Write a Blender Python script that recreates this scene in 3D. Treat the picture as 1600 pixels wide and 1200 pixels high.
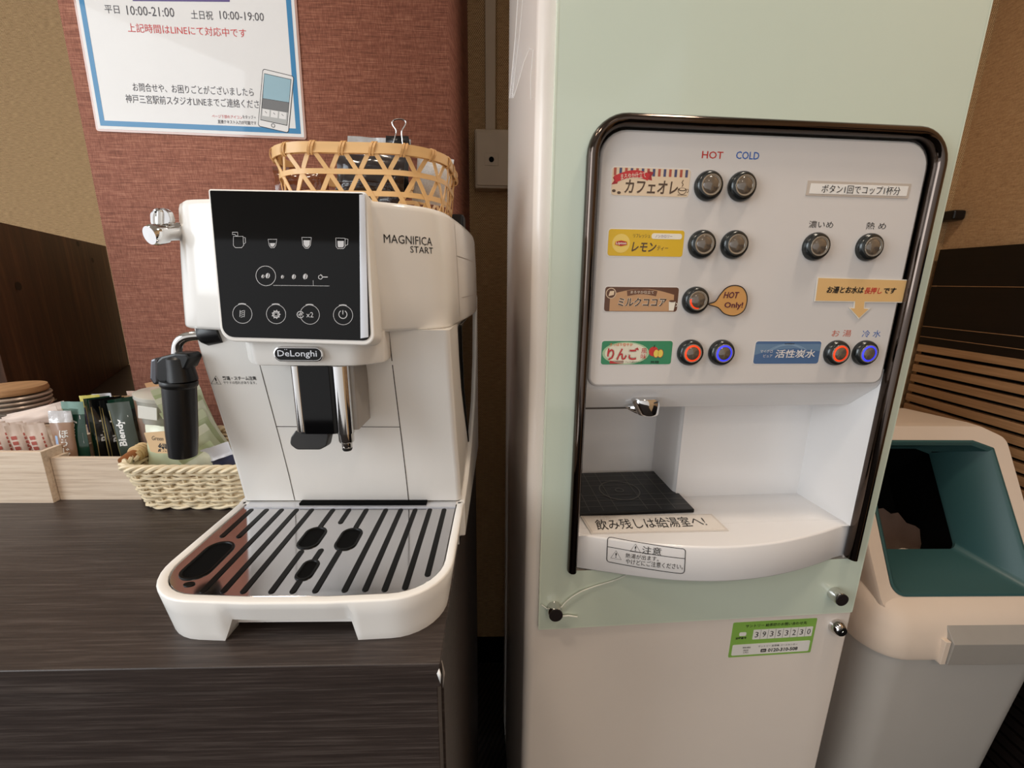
import bpy, bmesh, math, random
from mathutils import Vector, Matrix, noise
from mathutils.bvhtree import BVHTree
for o in list(bpy.data.objects): bpy.data.objects.remove(o)
SC = bpy.context.scene; COL = SC.collection
R = math.radians; PI = math.pi
random.seed(7)

# ---------------------------------------------------------------- camera (level room, camera pitched down 13.4 deg)
FPX, TH, RO, CZ = 670.5, R(13.446), R(-0.672), 1.09
c_, s_ = math.cos(TH), math.sin(TH)
r0 = Vector((1, 0, 0)); f0 = Vector((0, c_, -s_)); d0 = Vector((0, -s_, -c_))
cR = math.cos(RO)*r0 + math.sin(RO)*d0; cD = -math.sin(RO)*r0 + math.cos(RO)*d0; cF = f0
CAM = Vector((0, 0, CZ))
cam = bpy.data.objects.new('camera', bpy.data.cameras.new('camera')); COL.objects.link(cam)
m = Matrix.Identity(4)
for i in range(3):
    m[i][0] = cR[i]; m[i][1] = -cD[i]; m[i][2] = -cF[i]; m[i][3] = CAM[i]
cam.matrix_world = m
cam.data.sensor_width = 36; cam.data.lens = 36*FPX/1600; cam.data.clip_start = .01
SC.camera = cam

# ---------------------------------------------------------------- light
SC.view_settings.view_transform = 'Standard'; SC.view_settings.look = 'None'
SC.view_settings.gamma = 1; SC.view_settings.use_curve_mapping = False
SC.view_settings.exposure = 0.06
W = bpy.data.worlds.new('room_light'); SC.world = W; W.use_nodes = True
nt = W.node_tree; nt.nodes.clear()
wo = nt.nodes.new('ShaderNodeOutputWorld'); wb = nt.nodes.new('ShaderNodeBackground')
tc = nt.nodes.new('ShaderNodeTexCoord'); sx = nt.nodes.new('ShaderNodeSeparateXYZ'); cr = nt.nodes.new('ShaderNodeValToRGB')
mr = nt.nodes.new('ShaderNodeMapRange'); mr.inputs[1].default_value = -1; mr.inputs[2].default_value = 1
nt.links.new(tc.outputs['Generated'], sx.inputs[0]); nt.links.new(sx.outputs['X'], mr.inputs[0]); nt.links.new(mr.outputs[0], cr.inputs[0])
e = cr.color_ramp.elements
e[0].position = 0.0; e[0].color = (.86, .88, .92, 1)
e[1].position = 1.0; e[1].color = (.36, .31, .26, 1)
x = e.new(.45); x.color = (.52, .50, .48, 1)
nt.links.new(cr.outputs[0], wb.inputs[0]); wb.inputs[1].default_value = 1.5
nt.links.new(wb.outputs[0], wo.inputs[0])

def area(name, loc, target, sx, sy, power, color):
    l = bpy.data.lights.new(name, 'AREA'); l.shape = 'RECTANGLE'; l.size = sx; l.size_y = sy; l.energy = power; l.color = color
    o = bpy.data.objects.new(name, l); COL.objects.link(o); o.location = loc
    o.rotation_euler = (Vector(target)-Vector(loc)).to_track_quat('-Z', 'Y').to_euler()
    return o
# daylight through the window on the left, behind the camera, 
area('window_daylight', (-1.72, -.62, 1.55), (0, .5, .95), 1.0, 1.2, 20, (.88, .95, 1.0))
# warm ceiling downlights
for i, (x, y, p) in enumerate(((-.55, -.15, 2.4), (.62, .25, 3.6), (.5, -1.3, 4.5), (-.9, .35, 1.2))):
    l = bpy.data.lights.new('ceiling_downlight', 'SPOT'); l.energy = p*9; l.color = (1, .84, .68); l.shadow_soft_size = .10
    l.spot_size = R(125); l.spot_blend = .8
    o = bpy.data.objects.new('ceiling_downlight', l); COL.objects.link(o); o.location = (x, y, 2.42)

# ---------------------------------------------------------------- frames and planes
class Fr:
    """an object's own level frame; turns a picture point into a point of a real plane of the object"""
    def __init__(s, o, yaw):
        s.o = Vector(o); s.yaw = yaw; a = R(yaw)
        s.ex = Vector((math.cos(a), -math.sin(a), 0)); s.ey = Vector((math.sin(a), math.cos(a), 0))
        d = CAM-s.o; s.cam = Vector((d@s.ex, d@s.ey, d.z)) if False else Vector((d.dot(s.ex), d.dot(s.ey), d.z))
    def ray(s, x, y):
        v = cR*((x-800)/FPX)+cD*((y-600)/FPX)+cF
        return Vector((v.dot(s.ex), v.dot(s.ey), v.z))
    def hit(s, x, y, P, N):
        v = s.ray(x, y); return s.cam+v*(N.dot(Vector(P)-s.cam)/N.dot(v))
    def Y(s, x, y, d): return s.hit(x, y, (0, d, 0), Vector((0, 1, 0)))
    def X(s, x, y, d): return s.hit(x, y, (d, 0, 0), Vector((1, 0, 0)))
    def Z(s, x, y, d): return s.hit(x, y, (0, 0, d), Vector((0, 0, 1)))
    def place(s, ob): ob.location = s.o; ob.rotation_euler = (0, 0, R(-s.yaw))
class PL:
    def __init__(s, fr, P, U=(1, 0, 0), V=(0, 0, 1)):
        s.fr = fr; s.P = Vector(P); s.U = Vector(U).normalized(); s.V = Vector(V).normalized(); s.N = s.U.cross(s.V).normalized()
    def px(s, x, y):
        q = s.fr.hit(x, y, s.P, s.N)-s.P; return (q.dot(s.U), q.dot(s.V))
    def at(s, u, v, h=0): return s.P+s.U*u+s.V*v+s.N*h

# ---------------------------------------------------------------- 2D shapes
def rpoly(pts, rad, n=6):
    """polygon with rounded corners; rad one number or one per corner"""
    out = []; k = len(pts)
    for i, p in enumerate(pts):
        p = Vector(p).to_2d() if len(p) > 2 else Vector(p); r = rad[i] if isinstance(rad, (list, tuple)) else rad
        a = Vector(pts[i-1]); b = Vector(pts[(i+1) % k]); da = (a-p); db = (b-p)
        if r <= 0: out.append(tuple(p)); continue
        ang = da.angle(db); t = min(r/math.tan(ang/2), da.length*.499, db.length*.499); r2 = t*math.tan(ang/2)
        da.normalize(); db.normalize(); bis = (da+db).normalized(); cc = p+bis*(r2/math.sin(ang/2))
        p1 = p+da*t; p2 = p+db*t; v1 = p1-cc; v2 = p2-cc; th = v1.angle_signed(v2)
        for j in range(n+1):
            q = v1.copy(); q.rotate(Matrix.Rotation(-th*j/n, 2)); out.append(tuple(cc+q))
    return out
def rr(cx, cy, w, h, r, n=6): return rpoly([(cx-w/2, cy-h/2), (cx+w/2, cy-h/2), (cx+w/2, cy+h/2), (cx-w/2, cy+h/2)], r, n)
def circ(cx, cy, r, n=28, ry=None): return [(cx+r*math.cos(2*PI*i/n), cy+(ry or r)*math.sin(2*PI*i/n)) for i in range(n)]
def smooth_path(P, n=8, closed=False):
    P = [Vector(p) for p in P]; out = []; k = len(P)
    for i in range(k if closed else k-1):
        if closed: a, b, c, d = P[i-1], P[i], P[(i+1) % k], P[(i+2) % k]
        else: a, b, c, d = P[max(i-1, 0)], P[i], P[i+1], P[min(i+2, k-1)]
        for j in range(n):
            t = j/n
            out.append(.5*((2*b)+(c-a)*t+(2*a-5*b+4*c-d)*t*t+(3*b-a-3*c+d)*t**3))
    if not closed: out.append(P[-1])
    return out

# ---------------------------------------------------------------- mesh builder
class MB:
    def __init__(s): s.v = []; s.f = []; s.mi = []; s.mats = []; s.M = None
    def _m(s, m):
        if m not in s.mats: s.mats.append(m)
        return s.mats.index(m)
    def add(s, vs, fs, m):
        k = len(s.v)
        s.v += [(s.M@Vector(p)) if s.M else Vector(p) for p in vs]; i = s._m(m)
        for f in fs: s.f.append([k+a for a in f]); s.mi.append(i)
        return s
    def box(s, a, b, m):
        x0, y0, z0 = a; x1, y1, z1 = b
        return s.add([(x0, y0, z0), (x1, y0, z0), (x1, y1, z0), (x0, y1, z0), (x0, y0, z1), (x1, y0, z1), (x1, y1, z1), (x0, y1, z1)],
                     [(0, 3, 2, 1), (4, 5, 6, 7), (0, 1, 5, 4), (1, 2, 6, 5), (2, 3, 7, 6), (3, 0, 4, 7)], m)
    def loft(s, loops, m, cap=(True, True), closed=True):
        n = len(loops[0]); vs = [p for l in loops for p in l]; fs = []
        for i in range(len(loops)-1):
            for j in range(n if closed else n-1):
                k = (j+1) % n; fs.append((i*n+j, i*n+k, (i+1)*n+k, (i+1)*n+j))
        if cap[0]: fs.append(tuple(reversed(range(n))))
        if cap[1]: fs.append(tuple((len(loops)-1)*n+j for j in range(n)))
        return s.add(vs, fs, m)
    def prism(s, poly, z0, z1, m, bev=0):
        """plan polygon (x, y) from z0 to z1, optionally rounded over its top and bottom edges"""
        if not bev: return s.loft([[(x, y, z0) for x, y in poly], [(x, y, z1) for x, y in poly]], m)
        L = []
        for z, t in ((z0, 0), (z0+bev*.3, .7), (z0+bev, 1), (z1-bev, 1), (z1-bev*.3, .7), (z1, 0)):
            L.append([(x, y, z) for x, y in inset(poly, bev*(1-t))])
        return s.loft(L, m)
    def slab(s, pl, poly, h0, h1, m, bev=0):
        if bev: L = [[pl.at(u, v, h0) for u, v in poly], [pl.at(u, v, h1-bev) for u, v in poly], [pl.at(u, v, h1-bev*.3) for u, v in inset(poly, bev*.3)], [pl.at(u, v, h1) for u, v in inset(poly, bev)]]
        else: L = [[pl.at(u, v, h0) for u, v in poly], [pl.at(u, v, h1) for u, v in poly]]
        return s.loft(L, m)
    def flat(s, pl, poly, m, h=.0003): return s.add([pl.at(u, v, h) for u, v in poly], [tuple(range(len(poly)))], m)
    def stroke(s, pl, pts, w, m, h=.0003, closed=False):
        P = [Vector(p) for p in pts]; n = len(P); A = []; B = []
        for i, p in enumerate(P):
            a = P[i-1] if (i or closed) else p; b = P[(i+1) % n] if (i < n-1 or closed) else p
            t = (b-a); t = t.normalized() if t.length else Vector((1, 0)); q = Vector((-t.y, t.x))*w/2
            A.append(p+q); B.append(p-q)
        vs = [pl.at(u, v, h) for u, v in A]+[pl.at(u, v, h) for u, v in B]
        return s.add(vs, [(i, (i+1) % n, n+(i+1) % n, n+i) for i in range(n if closed else n-1)], m)
    def tube(s, path, r, m, n=10, closed=False, cap=True, flat=None, up=None):
        P = [Vector(p) for p in path]; k = len(P); L = []; nrm = None
        for i, p in enumerate(P):
            a = P[i-1] if (i or closed) else p; b = P[(i+1) % k] if (i < k-1 or closed) else p
            t = (b-a).normalized()
            if up is not None: nrm = Vector(up[i] if isinstance(up, list) else up)
            elif nrm is None: nrm = Vector((0, 0, 1)) if abs(t.z) < .9 else Vector((0, 1, 0))
            nrm = (nrm-t*nrm.dot(t)).normalized(); bn = t.cross(nrm)
            ri = r[i] if isinstance(r, (list, tuple)) else r; fl = flat if flat else 1
            L.append([p+nrm*math.cos(2*PI*j/n)*ri*fl+bn*math.sin(2*PI*j/n)*ri for j in range(n)])
        if closed:
            L.append(L[0]); cap = False
        return s.loft(L, m, (cap, cap))
    def lathe(s, prof, P, ax, m, n=28):
        """prof [(radius, height)] about the axis ax through P"""
        ax = Vector(ax).normalized(); u = ax.orthogonal().normalized(); w = ax.cross(u); P = Vector(P)
        L = [[P+ax*h+(u*math.cos(2*PI*j/n)+w*math.sin(2*PI*j/n))*max(r, 1e-5) for j in range(n)] for r, h in prof]
        return s.loft(L, m)
    def text(s, pl, t, x0, y0, x1, y1, m, h=.0004, bold=0, shear=0, ang=0):
        """lettering fitted to a picture-space rectangle on a real plane"""
        cx, cy = (x0+x1)/2, (y0+y1)/2; c = pl.px(cx, cy)
        w = abs(pl.px(x1, cy)[0]-pl.px(x0, cy)[0]); hh = abs(pl.px(cx, y0)[1]-pl.px(cx, y1)[1])
        return s.textuv(pl, t, c[0], c[1], w, hh, m, h, bold, shear, ang)
    def textuv(s, pl, t, cx, cy, w, hh, m, h=.0004, bold=0, shear=0, ang=0):
        vs, fs, (a, b, c, d) = glyphs(t, bold, shear); kx = w/(c-a); ky = hh/(d-b) if hh else kx; ca, sa = math.cos(ang), math.sin(ang); P = []
        for x, y in vs:
            x = (x-(a+c)/2)*kx; y = (y-(b+d)/2)*ky; P.append(pl.at(cx+x*ca-y*sa, cy+x*sa+y*ca, h))
        return s.add(P, fs, m)
    def build(s, name, parent=None, bevel=0, seg=2, angle=40, solid=0, sub=0, flip=False):
        me = bpy.data.meshes.new(name); me.from_pydata([tuple(p) for p in s.v], [], s.f)
        for mm in s.mats: me.materials.append(mm)
        me.polygons.foreach_set('material_index', s.mi); me.update()
        bm = bmesh.new(); bm.from_mesh(me)
        if flip: bmesh.ops.remove_doubles(bm, verts=bm.verts, dist=1e-6)
        bmesh.ops.recalc_face_normals(bm, faces=[f for f in bm.faces if len(f.verts) > 2]) if flip is not None else None
        bm.to_mesh(me); bm.free()
        me.set_sharp_from_angle(angle=R(angle)); me.polygons.foreach_set('use_smooth', [len(p.vertices) <= 4 for p in me.polygons])
        o = bpy.data.objects.new(name, me); COL.objects.link(o)
        if parent: o.parent = parent
        if solid: q = o.modifiers.new('s', 'SOLIDIFY'); q.thickness = solid; q.offset = 0
        if bevel: q = o.modifiers.new('b', 'BEVEL'); q.width = bevel; q.segments = seg; q.limit_method = 'ANGLE'; q.angle_limit = R(35); q.harden_normals = True
        if sub: q = o.modifiers.new('u', 'SUBSURF'); q.levels = sub; q.render_levels = sub
        return o
def inset(poly, d):
    if d == 0: return list(poly)
    n = len(poly); P = [Vector(p) for p in poly]; out = []
    area2 = sum(P[i-1].x*P[i].y-P[i].x*P[i-1].y for i in range(n)); sg = 1 if area2 > 0 else -1
    for i in range(n):
        a = P[i]-P[i-1]; b = P[(i+1) % n]-P[i]
        if a.length < 1e-9: a = b
        if b.length < 1e-9: b = a
        a = a.normalized(); b = b.normalized(); na = Vector((-a.y, a.x)); nb = Vector((-b.y, b.x)); q = na+nb
        q = q.normalized() if q.length > 1e-6 else na; k = max(q.dot(na), .4); out.append(tuple(P[i]+q*(sg*d/k)))
    return out
GC = {}
def glyphs(t, bold=0, shear=0):
    k = (t, bold, shear)
    if k in GC: return GC[k]
    cu = bpy.data.curves.new('t', 'FONT'); cu.body = t; cu.size = 1; cu.resolution_u = 2; cu.offset = bold; cu.shear = shear
    o = bpy.data.objects.new('t', cu); COL.objects.link(o); dg = bpy.context.evaluated_depsgraph_get(); dg.update()
    me = bpy.data.meshes.new_from_object(o.evaluated_get(dg))
    vs = [(v.co.x, v.co.y) for v in me.vertices]; fs = [tuple(p.vertices) for p in me.polygons]
    bpy.data.objects.remove(o); bpy.data.curves.remove(cu); bpy.data.meshes.remove(me)
    xs = [p[0] for p in vs]; ys = [p[1] for p in vs]
    GC[k] = (vs, fs, (min(xs), min(ys), max(xs), max(ys))); return GC[k]

# ---------------------------------------------------------------- tagging
def tag(o, label, cat, group=None, kind=None):
    o['label'] = label; o['category'] = cat
    if group: o['group'] = group
    if kind: o['kind'] = kind
    return o
def thing(name, fr, label, cat, loc=None, group=None):
    o = bpy.data.objects.new(name, None); COL.objects.link(o); o.empty_display_size = .02
    if fr: fr.place(o)
    if loc is not None: o.location = loc
    return tag(o, label, cat, group)
def struct(o): o['kind'] = 'structure'; return o

# ---------------------------------------------------------------- materials
def lin(c): return tuple((v/12.92 if v <= .04045 else ((v+.055)/1.055)**2.4) for v in (a/255 for a in c))+(1,)
MC = {}
def mat(name, rgb, rough=.5, metal=0, coat=0, spec=.5, var=.06, vscale=(30, 30, 30), bump=0, bscale=200, emis=0, alpha=1, trans=0, ior=1.45, rvar=.0, bs3=None, subs=0):
    if name in MC: return MC[name]
    m = bpy.data.materials.new(name); m.use_nodes = True; n = m.node_tree; b = n.nodes['Principled BSDF']; L = n.links
    co = n.nodes.new('ShaderNodeTexCoord'); mp = n.nodes.new('ShaderNodeMapping'); L.new(co.outputs['Object'], mp.inputs[0]); mp.inputs['Scale'].default_value = vscale
    nz = n.nodes.new('ShaderNodeTexNoise'); nz.inputs['Scale'].default_value = 1; nz.inputs['Detail'].default_value = 4; L.new(mp.outputs[0], nz.inputs[0])
    mx = n.nodes.new('ShaderNodeMix'); mx.data_type = 'RGBA'; c = lin(rgb)
    mx.inputs[6].default_value = tuple(v*(1-var) for v in c[:3])+(1,); mx.inputs[7].default_value = tuple(min(v*(1+var), 1) for v in c[:3])+(1,)
    L.new(nz.outputs[0], mx.inputs[0]); L.new(mx.outputs[2], b.inputs['Base Color'])
    b.inputs['Roughness'].default_value = rough; b.inputs['Metallic'].default_value = metal; b.inputs['Coat Weight'].default_value = coat
    b.inputs['Coat Roughness'].default_value = .04; b.inputs['Specular IOR Level'].default_value = spec; b.inputs['Alpha'].default_value = alpha
    b.inputs['Transmission Weight'].default_value = trans; b.inputs['IOR'].default_value = ior
    if emis: b.inputs['Emission Color'].default_value = c; b.inputs['Emission Strength'].default_value = emis
    if bump:
        nb = n.nodes.new('ShaderNodeTexNoise'); nb.inputs['Detail'].default_value = 3
        if bs3: mb = n.nodes.new('ShaderNodeMapping'); mb.inputs['Scale'].default_value = bs3; L.new(co.outputs['Object'], mb.inputs[0]); L.new(mb.outputs[0], nb.inputs[0]); nb.inputs['Scale'].default_value = 1
        else: nb.inputs['Scale'].default_value = bscale; L.new(co.outputs['Object'], nb.inputs[0])
        bp = n.nodes.new('ShaderNodeBump'); bp.inputs['Strength'].default_value = bump; bp.inputs['Distance'].default_value = .002
        L.new(nb.outputs[0], bp.inputs['Height']); L.new(bp.outputs[0], b.inputs['Normal'])
    MC[name] = m; return m
def ramp_mat(name, cols, build, rough=.6, bump=.3, dist=.002, coat=0, spec=.4):
    """build(nodes, links, texcoord) returns a 0-1 socket; cols [(pos, rgb)]"""
    m = bpy.data.materials.new(name); m.use_nodes = True; n = m.node_tree; b = n.nodes['Principled BSDF']; L = n.links
    co = n.nodes.new('ShaderNodeTexCoord'); s = build(n, L, co.outputs['Object'])
    r = n.nodes.new('ShaderNodeValToRGB'); el = r.color_ramp.elements
    while len(el) < len(cols): el.new(.5)
    for q, (p, c) in zip(el, cols): q.position = p; q.color = lin(c)
    L.new(s, r.inputs[0]); L.new(r.outputs[0], b.inputs['Base Color']); b.inputs['Roughness'].default_value = rough; b.inputs['Coat Weight'].default_value = coat
    b.inputs['Specular IOR Level'].default_value = spec
    if bump: bp = n.nodes.new('ShaderNodeBump'); bp.inputs['Strength'].default_value = bump; bp.inputs['Distance'].default_value = dist; L.new(s, bp.inputs['Height']); L.new(bp.outputs[0], b.inputs['Normal'])
    return m
def nz(n, L, vec, scale, detail=3, rough=.5):
    mp = n.nodes.new('ShaderNodeMapping'); mp.inputs['Scale'].default_value = scale; L.new(vec, mp.inputs[0])
    t = n.nodes.new('ShaderNodeTexNoise'); t.inputs['Scale'].default_value = 1; t.inputs['Detail'].default_value = detail; t.inputs['Roughness'].default_value = rough; L.new(mp.outputs[0], t.inputs[0]); return t.outputs[0]
def mth(n, L, op, a, b=None):
    q = n.nodes.new('ShaderNodeMath'); q.operation = op
    for i, v in enumerate((a, b)):
        if v is None: continue
        if isinstance(v, (int, float)): q.inputs[i].default_value = v
        else: L.new(v, q.inputs[i])
    return q.outputs[0]
def wv(n, L, vec, rot, scale, dist=0):
    mp = n.nodes.new('ShaderNodeMapping'); mp.inputs['Rotation'].default_value = rot; L.new(vec, mp.inputs[0])
    t = n.nodes.new('ShaderNodeTexWave'); t.inputs['Scale'].default_value = scale; t.inputs['Distortion'].default_value = dist; t.inputs['Detail'].default_value = 1; L.new(mp.outputs[0], t.inputs[0]); return t.outputs['Fac']
def red_b(n, L, v):
    a = nz(n, L, v, (34, 34, 1000), 2); b = nz(n, L, v, (800, 800, 120), 2); c = nz(n, L, v, (10, 10, 420), 3)
    return mth(n, L, 'ADD', mth(n, L, 'ADD', mth(n, L, 'MULTIPLY', a, .45), mth(n, L, 'MULTIPLY', b, .30)), mth(n, L, 'MULTIPLY', c, .25))
M_red = ramp_mat('red_fabric_wallpaper', [(.34, (98, 56, 42)), (.5, (140, 86, 67)), (.68, (182, 126, 102))], red_b, .85, .5)
def beige_b(n, L, v):
    a = wv(n, L, v, (0, R(35), 0), 90, 1.2); b = wv(n, L, v, (0, R(-35), 0), 90, 1.2); c = nz(n, L, v, (60, 60, 500), 3)
    return mth(n, L, 'ADD', mth(n, L, 'MULTIPLY', mth(n, L, 'MULTIPLY', a, b), .55), mth(n, L, 'MULTIPLY', c, .55))
M_beige = ramp_mat('beige_woven_wallpaper', [(.12, (112, 84, 52)), (.40, (176, 142, 98)), (.62, (214, 182, 138))], beige_b, .85, .5)
def tan_b(n, L, v):
    return mth(n, L, 'ADD', mth(n, L, 'MULTIPLY', nz(n, L, v, (40, 50, 420), 4), .6), mth(n, L, 'MULTIPLY', nz(n, L, v, (350, 400, 300), 2), .4))
M_tan = ramp_mat('tan_wallpaper', [(.3, (166, 132, 94)), (.5, (194, 158, 116)), (.7, (210, 176, 134))], tan_b, .8, .35)
def grain_b(sc, w=.35):
    def f(n, L, v):
        a = nz(n, L, v, sc, 5, .65); b = nz(n, L, v, tuple(q*.22 for q in sc), 2)
        return mth(n, L, 'ADD', mth(n, L, 'MULTIPLY', a, 1-w), mth(n, L, 'MULTIPLY', b, w))
    return f
M_dark = ramp_mat('dark_wood_laminate', [(.3, (40, 32, 29)), (.5, (56, 47, 43)), (.72, (88, 79, 74))], grain_b((14, 420, 520), .25), .42, .25, .0008, spec=.45)
M_board = ramp_mat('dark_stained_board', [(.3, (40, 25, 16)), (.52, (82, 52, 34)), (.7, (120, 82, 56))], grain_b((60, 60, 6)), .5, .15)
M_pale = ramp_mat('pale_ash_laminate', [(.3, (176, 152, 130)), (.5, (214, 194, 172)), (.7, (232, 216, 196))], grain_b((10, 200, 260)), .5, .15)
M_slat = ramp_mat('tan_slat_wood', [(.3, (142, 106, 72)), (.5, (174, 134, 94)), (.7, (196, 156, 114))], grain_b((60, 8, 200)), .55, .15)
M_slatdk = ramp_mat('black_slat_gloss', [(.3, (10, 7, 6)), (.7, (26, 17, 13))], grain_b((60, 8, 200)), .45, .1)
M_floor = ramp_mat('dark_carpet_tile', [(.3, (14, 11, 10)), (.7, (44, 36, 32))], lambda n, L, v: mth(n, L, 'ADD', mth(n, L, 'MULTIPLY', wv(n, L, v, (0, 0, R(25)), 28, .6), .6), mth(n, L, 'MULTIPLY', nz(n, L, v, (300, 300, 300)), .4)), .95, .6)
M_ceil = mat('white_ceiling', (205, 198, 188), .9)
M_plug = mat('almond_plastic', (196, 178, 150), .45)
WHT = mat('white_gloss_plastic', (236, 233, 228), .16, spec=.5, var=.01)
WHTB = mat('white_tray_plastic', (238, 236, 232), .28, var=.01)
WHT2 = mat('white_satin_metal', (226, 219, 212), .3, var=.015)
BLKG = mat('black_glass', (8, 8, 9), .05, spec=.28, var=.1)
BLK = mat('black_plastic', (17, 17, 18), .32, var=.1)
SLOT = mat('slot_black', (7, 7, 7), .35, spec=.2, var=.1)
BLKM = mat('black_matt', (5, 5, 5), .8, spec=.1, var=.1)
CHR = mat('chrome', (214, 212, 210), .07, metal=1, var=.01)
CHRP = mat('polished_drip_plate', (205, 204, 206), .09, metal=1, var=.02)
CHRD = mat('smoked_chrome', (84, 74, 68), .1, metal=1, var=.03)
SIL = mat('silver_trim_and_glare', (214, 216, 222), .22, metal=.4, var=.02)  # silver parts, and the painted glare strip on the touch panel
ICO = mat('icon_print', (196, 196, 198), .5, var=.02)
SEAM = mat('seam_gap', (70, 62, 56), .8)  # dark joint line between the column's panels
INK = mat('black_ink', (30, 28, 28), .6)
INKR = mat('red_ink', (192, 52, 44), .6)
INKO = mat('orange_ink', (196, 92, 60), .6)
INKB = mat('blue_ink', (42, 96, 176), .6)
PAP = mat('white_paper', (226, 224, 222), .55, coat=.3, var=.02)
PAPB = mat('blue_print', (44, 124, 172), .5, coat=.3, var=.03)

# ================================================================ THE SETTING
FW = Fr((0, 0, 0), -1.41)     # the building's frame: walls, machine and bin share its direction
b = MB(); b.box((-3.2, -2.6, -.02), (1.35, 1.4, 0), M_floor); struct(b.build('floor'))
b = MB(); b.box((-3.2, -2.6, 2.45), (1.35, 1.4, 2.5), M_ceil); struct(b.build('ceiling'))
b = MB(); b.box((-.5, 1.05, 0), (1.3, 1.12, 2.45), M_beige); o = struct(b.build('wall_back')); o.rotation_euler.z = R(1.41)
b = MB(); b.box((-3.2, 1.5, 0), (-.45, 1.57, 2.45), M_beige); o = struct(b.build('wall_back_left')); o.rotation_euler.z = R(1.41)
pf = [(-.7095, .8205), (-.0905, .8205), (-.076, 1.049), (-.70, 1.249)]
b = MB(); b.prism([(-.7095, .8205), (-.0905, .8205), (-.076, 1.0495), (-.449, 1.0495), (-.449, 1.4995), (-.7095, 1.4995)], 0, 2.45, M_red); o = struct(b.build('wall_pillar')); o.rotation_euler.z = R(1.41)
b = MB(); b.box((-.0745, 1.036, 0), (1.0, 1.0499, .079), BLKM); o = struct(b.build('baseboard_back')); o.rotation_euler.z = R(1.41)
XR = 1.05
b = MB(); b.box((XR, -1.2, 0), (XR+.08, 1.0499, 2.45), M_tan); o = struct(b.build('wall_right')); o.rotation_euler.z = R(1.41)
# cable trunking and outlet box on the beige wall
p = FW.Y(758, 0, 1.05); q = FW.Y(775, 0, 1.05)
a = FW.Y(742, 205, 1.03); c = FW.Y(742, 297, 1.03)
b = MB(); b.box((p.x, 1.036, a.z+.0015), (q.x, 1.0498, 2.4), M_plug); o = tag(b.build('cable_trunking', bevel=.002), 'narrow beige cable trunking running up the wall from the outlet box', 'cable cover'); o.rotation_euler.z = R(1.41)
t = thing('outlet_box', FW, 'beige surface-mounted outlet box on the wall beside the dispenser', 'wall outlet')
b = MB(); b.box((a.x, 1.012, c.z), (a.x+.105, 1.0498, a.z), M_plug); b.build('box_housing', t, bevel=.004)
pl = PL(FW, (0, 1.012, 0)); x, z = pl.px(768, 250)
b = MB(); b.slab(pl, rr(a.x+.0475, (a.z+c.z)/2, .086, abs(a.z-c.z)-.012, .004), 0, .003, M_plug, .001); b.build('face_plate', t)
b = MB(); b.slab(pl, rr(x, z, .03, .024, .001), .003, .0042, M_plug, .0005); b.slab(pl, circ(x, z, .0055), .0042, .005, BLKM); b.build('socket', t)

# slatted panel on the right wall
FWx = lambda px, py: FW.X(px, py, XR)
zt = FWx(1460, 392).z; zl1 = FWx(1500, 446).z; zb = FWx(1600, 560).z; zlow = .005; zmid = FWx(1600, 800).z
t = thing('slatted_panel', FW, 'horizontal slatted panel on the right wall, black boards above tan boards', 'wall panel')
b = MB(); b.box((XR-.006, -.4, zlow), (XR-.0003, 1.035, zt), BLKM); b.build('backing', t)
b = MB(); zs = [zt]; pitch = .0252
z = zl1-.0008; b.box((XR-.02, -.4, z), (XR-.006, 1.034, zt), M_slatdk)
for zz, zz2 in ((zl1-.0035, FWx(1600, 525).z+.0008), (FWx(1600, 525).z-.0012, FWx(1600, 545).z+.0008), (FWx(1600, 545).z-.0014, zb+.0006)):
    b.box((XR-.02, -.4, zz2), (XR-.006, 1.034, zz), M_slatdk)
b.build('black_boards', t)
b = MB()
for zz in (zl1-.0028, FWx(1600, 525).z-.0004, FWx(1600, 545).z-.0004): b.box((XR-.0205, -.4, zz), (XR-.006, 1.034, zz+.0014), M_slat)
b.build('edge_strip', t)
b = MB(); z = zb
while z > zmid:
    b.box((XR-.02, -.4, z-pitch+.0078), (XR-.006, 1.034, z), M_slat); z -= pitch
b.build('tan_boards', t); b = MB()
while z > zlow+.03:
    b.box((XR-.02, -.4, z-pitch+.0078), (XR-.006, 1.034, z), M_slatdk); z -= pitch
b.build('lower_black_boards', t)
# hook on the right wall
p = FWx(1490, 338); hk = MB()
hk.box((XR-.03, p.y-.03, p.z-.012), (XR-.001, p.y+.06, p.z+.010), BLK)
o = tag(hk.build('wall_bracket', bevel=.005), 'small black bracket on the tan wall above the slatted panel', 'bracket'); FW.place(o)

# ================================================================ COUNTER
FC = Fr((0, 0, 0), -1.9); CT = CZ-.28
cn = thing('counter_cabinet', FC, 'dark wood-grain cabinet counter the coffee machine stands on', 'cabinet')
q = FC.Z(688, 1037, CT); x1, y0 = q.x, q.y
b = MB(); b.prism([(-1.6, y0), (x1, y0), (x1, .792), (-1.6, .792)], CT-.022, CT, M_dark); b.build('worktop', cn, bevel=.0012)
b = MB(); b.prism([(-1.6, .793), (-.77, .793), (-.77, 1.42), (-1.6, 1.42)], CT-.022, CT, M_dark); b.build('rear_worktop', cn, bevel=.0012)
b = MB(); b.box((-1.6, y0+.002, .06), (x1-.003, y0+.02, CT-.0225), M_dark); b.build('front_panel', cn, bevel=.0008)
b = MB(); b.box((x1-.020, y0+.021, .0), (x1-.001, .79, CT-.0225), M_dark); b.build('side_panel', cn, bevel=.0008)
b = MB(); b.box((-1.6, y0+.05, 0), (x1-.021, y0+.06, .06), BLKM); b.build('plinth', cn)
b = MB()
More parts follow.
